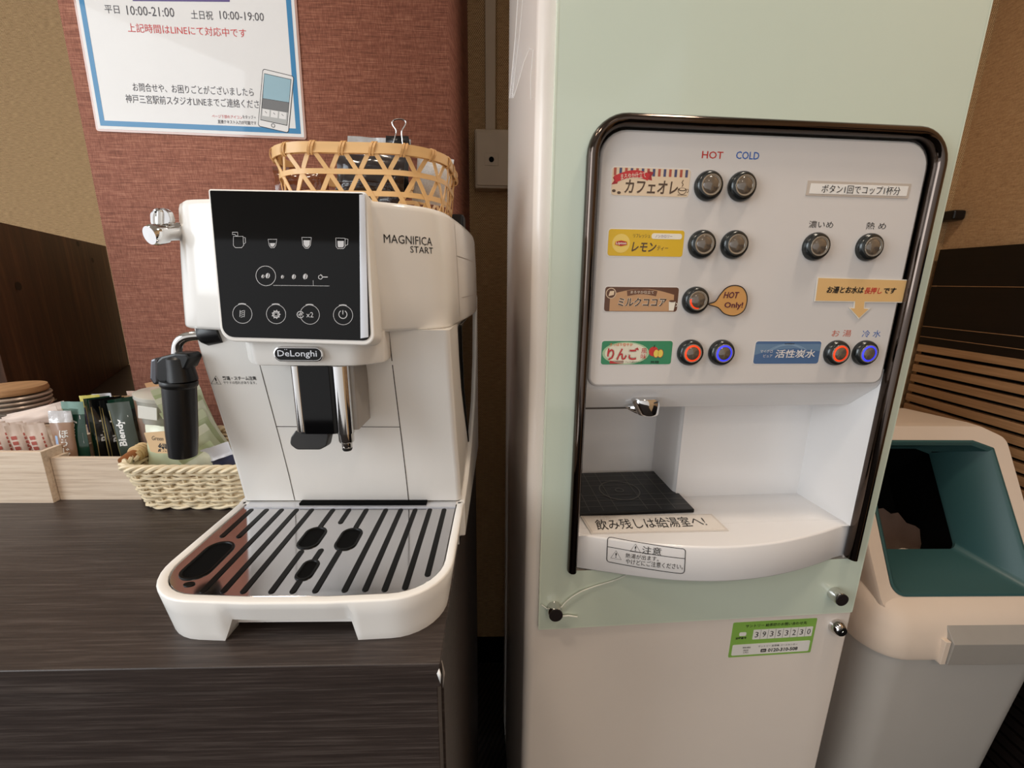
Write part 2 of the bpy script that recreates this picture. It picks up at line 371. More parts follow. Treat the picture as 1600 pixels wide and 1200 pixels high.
b.add([(x1+.0004, y0+.004, CT-.001), (x1+.0030, y0+.001, CT-.010), (x1+.0012, y0+.0015, CT-.024), (x1+.0002, y0+.008, CT-.020)], [(0, 1, 2, 3)], mat('peeled_edge_paper', (150, 138, 128), .6))
b.add([(x1-.001, y0-.0004, CT-.004), (x1+.0006, y0-.0012, CT-.009), (x1-.0002, y0-.0006, CT-.018), (x1-.0028, y0-.0004, CT-.0085)], [(0, 1, 2, 3)], mat('chip_white', (225, 222, 218), .6))
o = b.build('peeling_edge_band', cn, solid=.0004)

# ================================================================ COFFEE MACHINE
FM = Fr((-.1705, .278, CT), -1.41)
cm = thing('coffee_machine', FM, 'white bean-to-cup coffee machine with black touch panel and silver drip tray', 'coffee machine')
outl = rpoly([(-.1225, .156), (-.1225, .0045), (-.03, -.0008), (.03, -.0008), (.1225, .0045), (.1225, .156)][::-1], [0, .05, .12, .12, .05, 0], 9)
outl = list(outl)
def dense(P, d):
    out = []
    for i in range(len(P)):
        a, c = Vector(P[i]), Vector(P[(i+1) % len(P)]); k = max(1, int((c-a).length/d)); out += [tuple(a.lerp(c, j/k)) for j in range(k)]
    return out
outl = dense(outl, .004)
# outer wall of the drip tray with the finger notch in front
b = MB(); n = len(outl); inn = inset(outl, .0075); bot = inset(outl, .006)
def zbot(x, y):
    if y > .03: return 0
    t = (abs(x+.001)-.0475)/.004; t = min(max(t, 0), 1); return .0205*(1-t*t*(3-2*t))
rows = []
for w in (0, .35, .8, 1): rows.append([(outl[i][0]*(1-w)+bot[i][0]*w, outl[i][1]*(1-w)+bot[i][1]*w, .0395*(1-w)+zbot(*outl[i])*w) for i in range(n)])
rows = rows[::-1]
rows.append([(x, y, .0408) for x, y in inset(outl, .0007)]); rows.append([(x, y, .041) for x, y in inset(outl, .0015)])
rows.append([(x, y, .041) for x, y in inset(outl, .0068)]); rows.append([(x, y, .0405) for x, y in inn]); rows.append([(x, y, .036) for x, y in inn])
b.loft(rows, WHTB, (False, False))
inb = inset(outl, .022)
b.loft([[(outl[i][0]*0+bot[i][0], bot[i][1], zbot(*outl[i])) for i in range(n)], [(inb[i][0], inb[i][1], zbot(*outl[i])) for i in range(n)]], WHTB, (False, False))
b.loft([[(inb[i][0], inb[i][1], zbot(*outl[i])) for i in range(n)], [(inb[i][0], inb[i][1], .034) for i in range(n)]], WHTB, (False, False))
b.box((-.058, .019, .006), (.056, .026, .032), WHTB)
b.build('drip_tray', cm, flip=None, angle=50)
# foot of the body behind the tray, sides sweeping up to the back
b = MB()
side = [(.150, 0), (.42, 0), (.42, .26), (.405, .235), (.385, .16), (.345, .105), (.26, .06), (.20, .045), (.150, .0408)]
for s in (-1, 1):
    x0, x1_ = (.1165, .1235) if s > 0 else (-.1235, -.1165)
    b.loft([[(x0, y, z) for y, z in side], [(x1_, y, z) for y, z in side]], WHTB)
b.box((-.117, .154, .0), (.117, .42, .036), WHTB)
b.build('base', cm, bevel=.0015)
# polished grid with black slots
PG = PL(FM, (0, 0, .0398), (1, 0, 0), (0, 1, 0)); gp = MB(); inner = inset(outl, .0085)
gp.slab(PG, inner, -.004, 0, CHRP, .0004); gp.build('drip_grid', cm)
b = MB()
def cap(x0, y0_, x1_, y1_, w=.0052, h=.0007):
    a = Vector((x0, y0_)); c = Vector((x1_, y1_)); t = (c-a).normalized(); q = Vector((-t.y, t.x)); P = []
    for k in range(9): an = PI*k/8; P.append(tuple(a-t*math.sin(an)*w/2+q*math.cos(an)*w/2))
    for k in range(9): an = PI*k/8; P.append(tuple(c+t*math.sin(an)*w/2-q*math.cos(an)*w/2))
    b.slab(PG, P, 0, h, SLOT, .0004)
for x0, ya, yb in ((-.1026, .137, .0895), (-.0865, .137, .0885), (-.0706, .137, .0145), (-.0547, .137, .0142), (-.0388, .137, .0133), (.0008, .137, .113), (.040, .137, .0142), (.056, .137, .0148), (.0714, .137, .0146), (.0871, .137, .0167), (.1024, .137, .0325)):
    cap(x0, ya, x0, yb)
cap(-.0163, .137, -.0163, .105); cap(-.0168, .064, -.0168, .0132); cap(.0192, .137, .0192, .104); cap(.0172, .064, .0172, .0136); cap(.0000, .066, .0000, .053); cap(-.0003, .024, -.0003, .0132)
b.slab(PG, circ(-.0868, .0218, .0045, 20, .0028), 0, .0008, SLOT, .0003)
b.build('grid_slots', cm)
for cx, cy, w, l in ((-.0163, .086, .021, .036), (.0190, .084, .021, .036), (-.0002, .039, .015, .027), (-.0925, .0535, .0255, .053)):
    b = MB(); o1 = rr(cx, cy, w, l, w*.48, 8); i1 = inset(o1, .0026)
    b.loft([[PG.at(u, v, 0) for u, v in o1], [PG.at(u, v, .0011) for u, v in inset(o1, .0004)], [PG.at(u, v, .0012) for u, v in inset(o1, .0020)], [PG.at(u, v, .0003) for u, v in i1]], SLOT, (False, False))
    b.build('opening_rim', cm)
    b = MB(); b.flat(PG, i1, BLKM, .0002); b.build('drain_opening', cm)
# back ledge between tray and column
b = MB(); b.box((-.112, .1415, .0398), (.114, .1525, .0412), SIL); b.build('ledge_strip', cm)
b = MB(); b.box((-.055, .1445, .0412), (.082, .1522, .0436), BLKM); b.build('cup_sensor_gap', cm)
# column: leans forward towards the top
b = MB(); prof = [(.153, .0425), (.147, .075), (.137, .12), (.126, .165), (.1165, .205), (.111, .236)]
def col(x, y, w=.0): return rpoly([(-x, .42), (-x, y), (x, y), (x, .42)], [0, .005, .006, 0], 4)
b.loft([[(u, v, z) for u, v in col(.1185+(.0008 if z < .1 else 0)-.001*(z-.04)/.2*3, y)] for y, z in prof], WHT)
b.build('body_column', cm)
PC = PL(FM, (0, .153, .0425), (1, 0, 0), (0, -.042, .1935))
def colp(px, py):
    q = Vector(FM.hit(px, py, PC.P, PC.N)); return q
def ycol(z):
    for (ya, za), (yb, zb2) in zip(prof, prof[1:]):
        if z <= zb2: return ya+(yb-ya)*(z-za)/(zb2-za)
    return prof[-1][0]
def seam(x0, z0, x1_, z1_, w=.0008, m=SEAM):
    b = MB(); P = []; k = 8
    for i in range(k+1):
        t = i/k; x = x0+(x1_-x0)*t; z = z0+(z1_-z0)*t; P.append((x, ycol(z)-.00025, z))
    dx = w/2 if abs(z1_-z0) > abs(x1_-x0) else 0; dz = 0 if dx else w/2
    b.loft([[(x-dx, y, z-dz) for x, y, z in P], [(x+dx, y, z+dz) for x, y, z in P]], m, (False, False), closed=False)
    return b.build('seam', cm, flip=None)
seam(-.0635, .043, -.0625, .236, .0007); seam(.0612, .043, .0606, .236, .0009); seam(-.0628, .1352, .0608, .1352, .0007); seam(.0555, .212, .0555, .236, .0009)
# side: white strip then a black panel
b = MB()
bp = [(.182, .234), (.425, .236), (.425, .20), (.40, .15), (.35, .098), (.31, .074), (.262, .068), (.20, .16), (.187, .20)]
for s in (-1, 1): b = MB(); b.loft([[(s*.116, y, z) for y, z in bp], [(s*.1203, y, z) for y, z in bp]], BLKG); b.build('side_panel', cm, bevel=.002)
# upper housing
zb_, zt_ = .2355, .3425
bl = [(-.130, .42), (-.1305, .33), (-.1305, .22), (-.1305, .15), (-.1265, .1195), (-.113, .108), (-.095, .101), (-.05, .09), (0, .086), (.048, .091), (.07, .1018), (.09, .112), (.105, .1225), (.1137, .138), (.118, .18), (.1235, .255), (.126, .345), (.123, .42)]
tl = [(-.125, .42), (-.126, .33), (-.126, .24), (-.1245, .16), (-.118, .125), (-.107, .110), (-.0935, .100), (-.05, .092), (0, .09), (.05, .0925), (.067, .098), (.0855, .110), (.101, .127), (.1105, .152), (.1150, .192), (.1195, .26), (.122, .345), (.120, .42)]
bls = [p.to_2d() for p in smooth_path([(x, y, 0) for x, y in bl], 5)]; tls = [p.to_2d() for p in smooth_path([(x, y, 0) for x, y in tl], 5)]
rows = []
for t, ins in ((0, .003), (.012, .0008), (.03, 0), (.3, -.0006), (.6, -.0006), (.95, 0), (.985, .0008), (1, .003)):
    z = zb_+(zt_-zb_)*t; L = [tuple(p.lerp(q, t)) for p, q in zip(bls, tls)]
    rows.append([(x, y, z) for x, y in inset(L, ins)])
b = MB(); b.loft(rows, WHT); hous = b.build('upper_housing', cm, angle=50)
hb = BVHTree.FromPolygons([v.co for v in hous.data.vertices], [tuple(p.vertices) for p in hous.data.polygons])
def wrap(mb, pl, rng, off):
    """lay flat lettering onto the curved housing"""
    for i in range(rng, len(mb.v)):
        v = mb.v[i]; h = hb.ray_cast(v+pl.N*.08, -pl.N)
        if h[0]: mb.v[i] = h[0]+h[1]*off
def wrap_to(mb, ob, N, off=.0003):
    t = BVHTree.FromPolygons([v.co for v in ob.data.vertices], [tuple(p.vertices) for p in ob.data.polygons])
    for i, v in enumerate(mb.v):
        h = t.ray_cast(v+N*.05, -N)
        if h[0]: mb.v[i] = h[0]+N*off
PM = PL(FM, (.06, .095, .24), (.045, .034, 0), (0, 0, 1))
b = MB(); b.text(PM, 'MAGNIFICA', 600, 369, 674, 382, INK); b.text(PM, 'START', 638, 386, 674.5, 396, INK); wrap(b, PM, 0, .0003)
b.build('lettering', cm, flip=None)
# seam and service hatch on the housing's right side
b = MB(); P = []
for k in range(13):
    z = zb_+.003+(zt_-zb_-.006)*k/12; h = hb.ray_cast(Vector((.3, .182, z)), Vector((-1, 0, 0)))[0]; P.append(h+Vector((.0003, 0, 0)))
b.loft([[p-Vector((0, .0006, 0)) for p in P], [p+Vector((0, .0006, 0)) for p in P]], mat('seam_soft', (150, 142, 134), .6), (False, False), closed=False)
for y0_, y1_, z in ((.182, .40, .305), (.20, .36, .262)):
    P = []
    for k in range(13):
        y = y0_+(y1_-y0_)*k/12; h = hb.ray_cast(Vector((.3, y, z)), Vector((-1, 0, 0)))[0]; P.append(h+Vector((.0003, 0, 0)))
    b.loft([[p-Vector((0, 0, .0004)) for p in P], [p+Vector((0, 0, .0004)) for p in P]], mat('seam_soft', (150, 142, 134), .6), (False, False), closed=False)
b.build('seam', cm, flip=None)
b = MB(); b.box((-.092, .15, zt_-.004), (.092, .405, zt_+.0015), WHT); b.build('top_cover', cm, bevel=.001)
b = MB(); b.box((.086, .382, zt_-.001), (.107, .414, zt_+.032), BLK); b.build('grinder_knob', cm, bevel=.004)
# touch panel
PT = PL(FM, (0, .065, .233), (1, 0, 0), (0, .020, .114))
cs = [PT.px(*p) for p in ((324.5, 294.5), (572.5, 299), (586, 540), (345, 533))]; cs = [cs[3], cs[2], cs[1], cs[0]]
b = MB(); o1 = rpoly(cs, [.012, .0085, .003, .002], 7); b.slab(PT, o1, -.022, 0, WHT, .0012); b.build('panel_bezel', cm)
gs = [PT.px(*p) for p in ((328.5, 298), (568.5, 302.5), (579.5, 532.5), (349.5, 526.5))]; gs = [gs[3], gs[2], gs[1], gs[0]]
b = MB(); o1 = rpoly(gs, [.0095, .006, .002, .001], 7); b.slab(PT, o1, 0, .0008, BLKG, .0003); tp = b.build('touch_panel', cm)
b = MB(); e_ = [PT.px(*p) for p in ((562, 305), (571, 304), (576.5, 527), (564, 529))]; b.slab(PT, [e_[3], e_[2], e_[1], e_[0]], .0008, .0014, SIL, .0003)  # raised pale strip painted in place of a window reflection on the glass
b.build('edge_glare', tp)
b = MB(); H = .0011; w1 = .00042
def S(pts, w=w1, closed=False, m=ICO): b.stroke(PT, [PT.px(*p) for p in pts], w, m, H, closed)
def A(pts, m=ICO): b.flat(PT, [PT.px(*p) for p in pts], m, H)
def ring(cx, cy, r, w=w1, a0=0, a1=360):
    c = PT.px(cx, cy); rr_ = abs(PT.px(cx+r, cy)[0]-c[0]); k = 40
    P = [(c[0]+rr_*math.cos(R(a0+(a1-a0)*i/k)), c[1]+rr_*math.sin(R(a0+(a1-a0)*i/k))) for i in range(k+(0 if a1-a0 == 360 else 1))]
    b.stroke(PT, P, w, ICO, H, a1-a0 == 360)
def bean(cx, cy, r):
    c = PT.px(cx, cy); q = abs(PT.px(cx+r, cy)[0]-c[0])
    P = [(c[0]+(q*.78)*math.cos(t)*math.cos(.35)+q*math.sin(t)*math.sin(.35), c[1]-(q*.78)*math.cos(t)*math.sin(.35)+q*math.sin(t)*math.cos(.35)) for t in [2*PI*i/20 for i in range(20)]]
    b.flat(PT, P, ICO, H); b.stroke(PT, [(c[0]-.0003, c[1]-q*.9), (c[0]+.0005, c[1]), (c[0]+.0003+q*.2, c[1]+q*.9)], .00035, BLKG, H+.0002)
S([(366, 370), (366, 384), (369, 387.5), (379, 387.5), (382, 384), (381, 370)], closed=True); S([(382, 371.5), (384.5, 372), (385, 380), (382.5, 381.5)])
S([(364.5, 363.5), (372.5, 363.5), (373, 369), (369.5, 369), (369, 367), (364.5, 367)], closed=True)
S([(420, 374.5), (433.8, 374.5), (432, 384), (429.5, 387.5), (424.5, 387.8), (421.8, 384)], closed=True); A([(422.8, 380.5), (431.2, 380.5), (430, 384), (428.5, 386), (425, 386), (423.5, 384)])
S([(472.5, 371.5), (487.5, 371.8), (486, 384), (482.5, 388.5), (478, 388.5), (474.3, 384)], closed=True); A([(475, 376), (485.5, 376), (484.8, 383), (481.8, 386.8), (478.6, 386.8), (475.6, 383)])
S([(525.5, 372.5), (540, 373), (540, 386), (537.5, 389), (528.5, 389), (526, 386)], closed=True); A([(528.2, 377), (538, 377.2), (538, 385), (536.5, 387), (529.5, 387), (528.5, 385)]); S([(540.5, 374), (544.5, 374.2), (544, 383), (540.5, 384)])
ring(416.5, 431.5, 15.3); bean(412, 432.3, 3); bean(419.5, 431.2, 4.3); bean(442.5, 433, 3); bean(460.2, 432.8, 3.9); bean(478, 432.5, 4.5)
ring(501.5, 433.5, 3, .0005); S([(504.5, 433.2), (513, 433.3)], .0007); A([(499, 431), (502, 429), (505, 431)])
S([(428, 446.3), (515.5, 447.2)], .0003); S([(490.5, 446.5), (490.2, 438.5)], .0003)
for cx, cy in ((380, 490.5), (432.5, 491), (485, 491.8), (536.8, 492.6)): ring(cx, cy, 15, .00038); ring(cx, cy, 15.6, .0011, 68, 112)
for dx in (-3.5, 3.5): S([(380+dx, 485), (379.5+dx, 495.5)], .0004)
for dy in (-4, -1, 2, 5): S([(377.5, 491+dy), (382, 489.5+dy)], .0004)
ring(432.5, 491.5, 4.8, .0009); ring(432.5, 491.5, 2.6, .0004)
for k in range(9):
    an = 2*PI*k/9; S([(432.5+5.5*math.cos(an), 491.5+5.5*math.sin(an)), (432.5+7*math.cos(an), 491.5+7*math.sin(an))], .0007)
b.text(PT, 'x2', 479.5, 488, 490.5, 496, ICO, h=H); ring(470.3, 491.8, 5, .0006, 20, 340); bean(469, 492.3, 2); bean(472, 491.3, 2.4)
ring(536.6, 491.5, 6.3, .0006, 120, 420); S([(536.5, 485), (536.5, 491.5)], .0006)
b.build('icons', tp, flip=None)
# spout cover with the badge
b = MB()
def cov(i, f=0): return rpoly([(-.0585+i, .125), (-.0575+i, .089+f), (-.045+i, .0755+i+f), (.0, .0735+i+f), (.042-i, .0755+i+f), (.0605-i, .094+f), (.0615-i, .125)][::-1], [0, .007, .008, .1, .02, .006, 0][::-1], 6)
b.loft([[(x, y, z) for x, y in cov(i, f)] for z, i, f in ((.2365, 0, 0), (.2125, .0008, .001), (.2092, .0016, .0015), (.2082, .0032, .002))], WHT)
b.build('spout_cover', cm)
PB = PL(FM, (0, .0735, .22), (1, 0, 0), (0, .05, 1)); c = PB.px(467.5, 553)
b = MB(); o1 = rr(c[0], c[1], .0405, .0126, .0062, 8); b.slab(PB, o1, -.004, .0020, CHR, .001); bg = b.build('brand_badge', cm)
b = MB(); b.slab(PB, rr(c[0], c[1], .0378, .0100, .0049, 8), .0019, .0022, BLKG); b.build('badge_plate', bg)
b = MB(); b.text(PB, 'DeLonghi', 436, 547, 497, 559.5, SIL, h=.0024, bold=.008)
b.textuv(PB, '¨', c[0]-.0095, c[1]+.0038, .0022, .0007, SIL, h=.0024); b.build('badge_lettering', bg, flip=None)
# spout
b = MB(); so = rpoly([(-.0195, .118), (-.0195, .086), (-.012, .078), (.0146, .078), (.0300, .083), (.0300, .118)][::-1], [0, .006, .004, .002, .006, 0][::-1], 5)
b.loft([[(x, y, z) for x, y in so] for z in (.1475, .2083)], BLK); sp = b.build('coffee_spout', cm)
b = MB(); b.loft([[(x, y+.0008, z) for x, y in rpoly([(.0285, .118), (.0285, .083), (.0362, .0835), (.0362, .118)][::-1], [0, .002, .002, 0], 3)] for z in (.1495, .2083)], mat('grey_plastic', (150, 146, 142), .35)); b.build('side_cheek', sp)
PS = PL(FM, (0, .0776, 0)); l1 = PS.px(467, 575); l2 = PS.px(513, 575)
b = MB(); b.slab(PS, [(l1[0], .148), (l2[0], .148), (l2[0], .2083), (l1[0], .2083)], 0, .0006, BLKG); b.build('black_front', sp)
b = MB(); xx = PS.px(459.5, 575)[0]; b.tube([(xx, .0815, .1495), (xx, .0815, .2083)], .0044, CHR, 18)
b.build('chrome_column', sp)
xx = PS.px(527.5, 575)[0]+.0004
b = MB(); b.tube([(xx, .0835, .1475), (xx, .0835, .2083)], .0076, CHR, 24); b.build('chrome_column', sp)
b = MB(); b.lathe([(.0001, 0), (.0040, 0), (.0046, .0012), (.0046, .006), (.0062, .0062), (.0066, .0075), (.0066, .0165), (.0001, .0165)], (xx, .0835, .1325), (0, 0, 1), CHR); nz_ = b.build('milk_nozzle', sp)
b = MB(); b.lathe([(.0001, 0), (.0038, 0), (.0044, .0012), (.0044, .0055), (.0001, .0056)], (xx, .0835, .1305), (0, 0, 1), BLK); b.build('nozzle_tip', nz_)
PLp = PL(FM, (0, .0765, 0), (1, 0, 0), (0, .14, 1))
lp = [PLp.px(*p) for p in ((462, 673), (512, 673), (514, 682), (511, 697), (500, 702.5), (464, 702.5), (453, 694), (455, 683))]
b = MB(); b.slab(PLp, rpoly(lp, [.001, .001, .003, .005, .006, .006, .005, .003], 5), -.009, .0010, mat('dark_grey_plastic', (38, 36, 35), .4), .001); b.build('spout_lip', sp)
# warning print on the column
b = MB(); tri = [PC.px(*p) for p in ((338.5, 586.5), (346.5, 599.5), (331, 599))]
b.stroke(PC, tri, .0006, INK, .0012, True); b.text(PC, '!', 337.3, 589.5, 340, 598, INK, h=.0012)
b.text(PC, '熱湯・スチーム注意', 349, 587, 401, 593.5, INK, h=.0012, bold=.02); b.text(PC, 'ヤケドの恐れがあります。', 350, 594.7, 401.5, 599.5, INK, h=.0012)
for i, v in enumerate(b.v): b.v[i] = Vector((v.x, ycol(v.z)-.0003, v.z))
b.build('warning_print', cm, flip=None)
# steam knob
k0 = FM.Y(286, 362, .118); k1 = FM.Y(250, 366, .100)
b = MB(); ax = (k1-k0); ln = ax.length
b.lathe([(.0001, 0), (.0078, 0), (.0078, .004), (.0066, .006), (.0066, ln-.004), (.0080, ln-.003), (.0084, ln+.001), (.0084, ln+.006), (.0072, ln+.0085), (.0001, ln+.009)], k0, ax, CHR); kn = b.build('steam_knob', cm)
PK = PL(FM, (0, .1085, 0), (1, 0, 0), (0, 0, 1))
pd = [PK.px(*p) for p in ((241, 355), (240, 335), (246, 327.5), (262, 326), (270, 332), (274, 344), (272, 352), (256, 354))]
b = MB(); b.slab(PK, rpoly(pd, .004, 4), 0, .0045, CHR, .0012); b.build('knob_paddle', kn)
b = MB(); b.tube(smooth_path([FM.Y(*p, .1035) for p in ((247, 358), (243, 352), (242, 338), (246, 330), (250, 332), (250, 350), (251, 358))], 4), .0022, CHR, 8); b.build('knob_loop', kn)
# steam wand
w0 = FM.Y(331, 520, .118); b = MB(); b.lathe([(.0001, -.01), (.0115, -.01), (.0115, .004), (.0085, .009), (.0001, .009)], w0, (-.85, -.1, -.12), BLK); wd = b.build('steam_wand', cm)
wp = [FM.Y(*p, d) for p, d in (((322, 524), .116), ((305, 524.5), .114), ((290, 527), .112), ((280, 534), .111), ((276.5, 545), .111), ((276.5, 562), .111))]
b = MB(); b.tube(smooth_path(wp, 5), .0043, CHR, 14); b.build('chrome_tube', wd)
b = MB(); h0 = FM.Y(236, 578, .11); h1 = FM.Y(298, 556, .11); h2 = FM.Y(296, 596, .11)
a_ = FM.Y(279, 556, .111); c_2 = FM.Y(280, 594, .111)
b.lathe([(.0001, 0), (.0085, 0), (.0105, -.002), (.0110, -.012), (.0122, -(a_.z-c_2.z)), (.0001, -(a_.z-c_2.z))], a_, (0, 0, 1), BLK)
hp = [PL(FM, (0, .103, 0)).px(*p) for p in ((252, 557), (272, 552), (292, 553), (297, 560), (290, 576), (258, 600), (248, 600), (241, 590), (241, 566))]
b.slab(PL(FM, (0, .103, 0)), rpoly(hp, .003, 3), -.016, 0, BLK, .002); b.build('wand_grip', wd)
hp = [PL(FM, (0, .1025, 0)).px(*p) for p in ((234, 562), (246, 558), (247, 600), (240, 603), (233, 592))]
b = MB(); b.slab(PL(FM, (0, .1025, 0)), rpoly(hp, .003, 3), -.010, 0, mat('dark_chrome_tab', (90, 90, 94), .2, metal=.8), .002); b.build('grip_tab', wd)
t0 = FM.Y(279.5, 594, .111); t1 = FM.Y(286.5, 712, .111)
b = MB(); ln = (t1-t0).length; b.lathe([(.0001, 0), (.0145, 0), (.0150, .002), (.0144, .005), (.0134, .006), (.0128, ln*.7), (.0116, ln-.001), (.0100, ln), (.0096, ln-.002), (.0001, ln-.003)], t0, t1-t0, BLK); b.build('steam_nozzle', wd)

# ================================================================ DRINK DISPENSER
FD = Fr((.034, .48, 0), -4.9)
dp = thing('drink_dispenser', FD, 'tall drink dispenser with pale green glass front and rows of round buttons', 'drink dispenser')
CAB = mat('dispenser_cabinet', (232, 222, 212), .22, spec=.5, var=.01)
GLS = mat('pale_green_glass', (206, 217, 201), .12, coat=.6, var=.01)
GEDGE = mat('glass_edge', (216, 226, 208), .15, coat=.4, var=.01)
PNL = mat('control_panel_white', (216, 211, 207), .14, coat=.25, var=.01)
LIN = mat('alcove_white', (234, 232, 231), .16, var=.01)
HT = 1.92; DB = .395
b = MB()
b.prism(rpoly([(-.0125, .006), (.052, .006), (.052, DB), (-.0125, DB)][::-1], [0, 0, 0, .013], 7), .02, HT, CAB)
b.prism(rpoly([(.43, .006), (.4615, .006), (.4615, DB), (.43, DB)][::-1], [0, 0, .004, 0], 4), .02, HT, CAB)
b.box((.052, .006, .02), (.43, DB, .7235), CAB); b.box((.052, .006, 1.252), (.43, DB, HT), CAB); b.box((.052, .20, .7235), (.43, DB, 1.252), CAB)
b.build('cabinet', dp, angle=50)
# glass sheet with a window cut for the controls: one sheet round the opening
b = MB(); gl, gr, gb, gt = .0048, .4545, .6385, 1.86; ol, orr, ob, ot = .0465, .4285, .7265, 1.2485
G = PL(FD, (0, .006, 0)); xs = [gl, ol, orr, gr]; zs_ = [gb, ob, ot, gt]
for h, mm in ((.006, GLS),):
    for i in range(3):
        for j in range(3):
            if i == 1 and j == 1: continue
            b.add([G.at(xs[i], zs_[j], h), G.at(xs[i+1], zs_[j], h), G.at(xs[i+1], zs_[j+1], h), G.at(xs[i], zs_[j+1], h)], [(0, 1, 2, 3)], mm)
rc_ = .034
for sx_, cxx in ((-1, ol), (1, orr)):
    b.add([G.at(cxx, ot, .006)]+[G.at(cxx-sx_*(rc_-rc_*math.sin(R(a))), ot-rc_+rc_*math.cos(R(a)), .006) for a in range(0, 91, 10)], [(0, i, i+1) for i in range(1, 10)], GLS)
b.loft([[G.at(u, v, 0) for u, v in rr((gl+gr)/2, (gb+gt)/2, gr-gl, gt-gb, .003)], [G.at(u, v, .006) for u, v in rr((gl+gr)/2, (gb+gt)/2, gr-gl, gt-gb, .003)]], GEDGE, (False, False))
b.build('glass_front', dp, flip=None)
b = MB(); b.stroke(G, rr((gl+gr)/2, (gb+gt)/2, gr-gl-.0018, gt-gb-.0018, .002), .0018, GEDGE, .00625, True); b.build('polished_edge', dp, flip=None)
# smoked chrome surround
b = MB(); fp = [(.0455, .7305)]; r = .034; Lx, Rx, Tz = .0455, .4300, 1.2498
fp += [(Lx, z) for z in (.9, 1.1, Tz-r)]+[(Lx+r-r*math.cos(R(a)), Tz-r+r*math.sin(R(a))) for a in range(10, 90, 10)]+[(Lx+r, Tz), (.2, Tz), (.3, Tz), (Rx-r, Tz)]
fp += [(Rx-r+r*math.sin(R(a)), Tz-r+r*math.cos(R(a))) for a in range(10, 90, 10)]+[(Rx, Tz-r), (Rx, 1.1), (Rx, .9), (Rx, .7305)]
b.tube([(x, -.003, z) for x, z in fp], .0062, CHRD, 16, up=(0, 1, 0), flat=1.5); b.build('chrome_surround', dp)
# control panel
b = MB(); PP = PL(FD, (0, .002, 0)); o1 = rpoly([(.0535, .972), (.4215, .972), (.4215, 1.2425), (.0535, 1.2425)], [.012, .012, .028, .028], 6)
b.slab(PP, o1, -.006, .0035, PNL, .003); cp = b.build('control_panel', dp, angle=50)
# alcove liner
AL = lambda *p: b.add(p, [tuple(range(len(p)))], LIN)
b = MB()
ft = .7755
AL((.425, .002, ft), (.4195, .094, ft), (.4195, .094, .99), (.425, .002, .99))                    # right wall
AL((.224, .094, ft), (.4195, .094, ft), (.4195, .094, .95), (.224, .094, .95))                    # near back wall
P = [(.224, .094)]; P = [(.232+.010*math.cos(R(a)), .104+.010*math.sin(R(a))) for a in range(270, 170, -15)]+[(.222, .18)]
b.loft([[(x, y, ft) for x, y in P], [(x, y, .95) for x, y in P]], LIN, (False, False), closed=False)
AL((.232, .0941, ft), (.4195, .0941, ft), (.4195, .0941, .95), (.232, .0941, .95))
AL((.052, .18, ft), (.223, .18, ft), (.223, .18, .95), (.052, .18, .95))
AL((.052, .002, ft), (.052, .18, ft), (.052, .18, .99), (.052, .002, .99))
AL((.052, .002, ft), (.425, .002, ft), (.4195, .18, ft), (.052, .18, ft))
b.build('alcove_liner', dp, flip=None)
b = MB()
b.loft([[(x, y, z) for y, z in ((.0025, .972), (.006, .966), (.040, .934), (.19, .934), (.19, .985), (.0025, .985))] for x in (.0525, .4245)], LIN)
b.build('canopy', dp, bevel=.0015)
b = MB(); b.box((.0525, .0385, .9328), (.128, .0405, .9348), mat('canopy_edge', (70, 62, 56), .4)); b.build('canopy_lip', dp)
# bowed shelf
b = MB(); arc = [(.0505, .006), (.09, -.0065), (.135, -.0195), (.18, -.029), (.233, -.0335), (.285, -.0305), (.33, -.0225), (.375, -.0105), (.41, .001), (.428, .006)]
arc = [(p.x, p.y) for p in smooth_path([(x, y, 0) for x, y in arc], 5)]
pg = arc+[(.428, .02), (.0505, .02)]
b.prism(pg, .7265, .776, LIN, .0022); b.build('drip_shelf', dp, angle=50)
# drip grate
b = MB(); b.box((.0635, .047, .776), (.2295, .1725, .7815), BLK); GG = PL(FD, (0, 0, .7816), (1, 0, 0), (0, 1, 0))
GR = mat('grate_edge', (92, 90, 84), .3)
def rngd(cx, cy, r, w): b.stroke(GG, circ(cx, cy, r, 40), w, GR, .0006, True)
rngd(.1415, .108, .030, .0018); rngd(.1415, .108, .006, .0014)
for y in (.062, .078, .094, .125, .141, .157):
    for x0, x1_ in ((.066, .227),): b.stroke(GG, [(x0, y), (x1_, y)], .0010, GR, .0005)
for x in (.080, .1, .120, .163, .183, .203): b.stroke(GG, [(x, .05), (x, .17)], .0010, GR, .0005)
b.build('drip_grate', dp, bevel=.001)
# dispensing nozzle
b = MB(); a_ = FD.Y(1012, 621, .020); c = FD.Y(1012, 647, .020)
L = []
for k, (t, r1, r2) in enumerate(((0, .0120, .011), (.12, .0150, .0125), (.35, .0150, .0125), (.9, .0136, .0112), (1, .0125, .010))):
    q = a_.lerp(c, t); L.append([(q.x+r1*math.cos(2*PI*j/28)+(-.006*(1-t) if math.cos(2*PI*j/28) < 0 else 0), q.y+r2*math.sin(2*PI*j/28), q.z) for j in range(28)])
b.loft(L, CHR); nzl = b.build('dispensing_nozzle', dp, angle=60)
b = MB(); q1 = FD.Y(977, 636, .030); b.lathe([(.0001, 0), (.0030, .004), (.0066, .012), (.0088, .020), (.0095, .028), (.0001, .030)], q1, (1, -.25, -.02), CHR); b.build('nozzle_fairing', nzl)
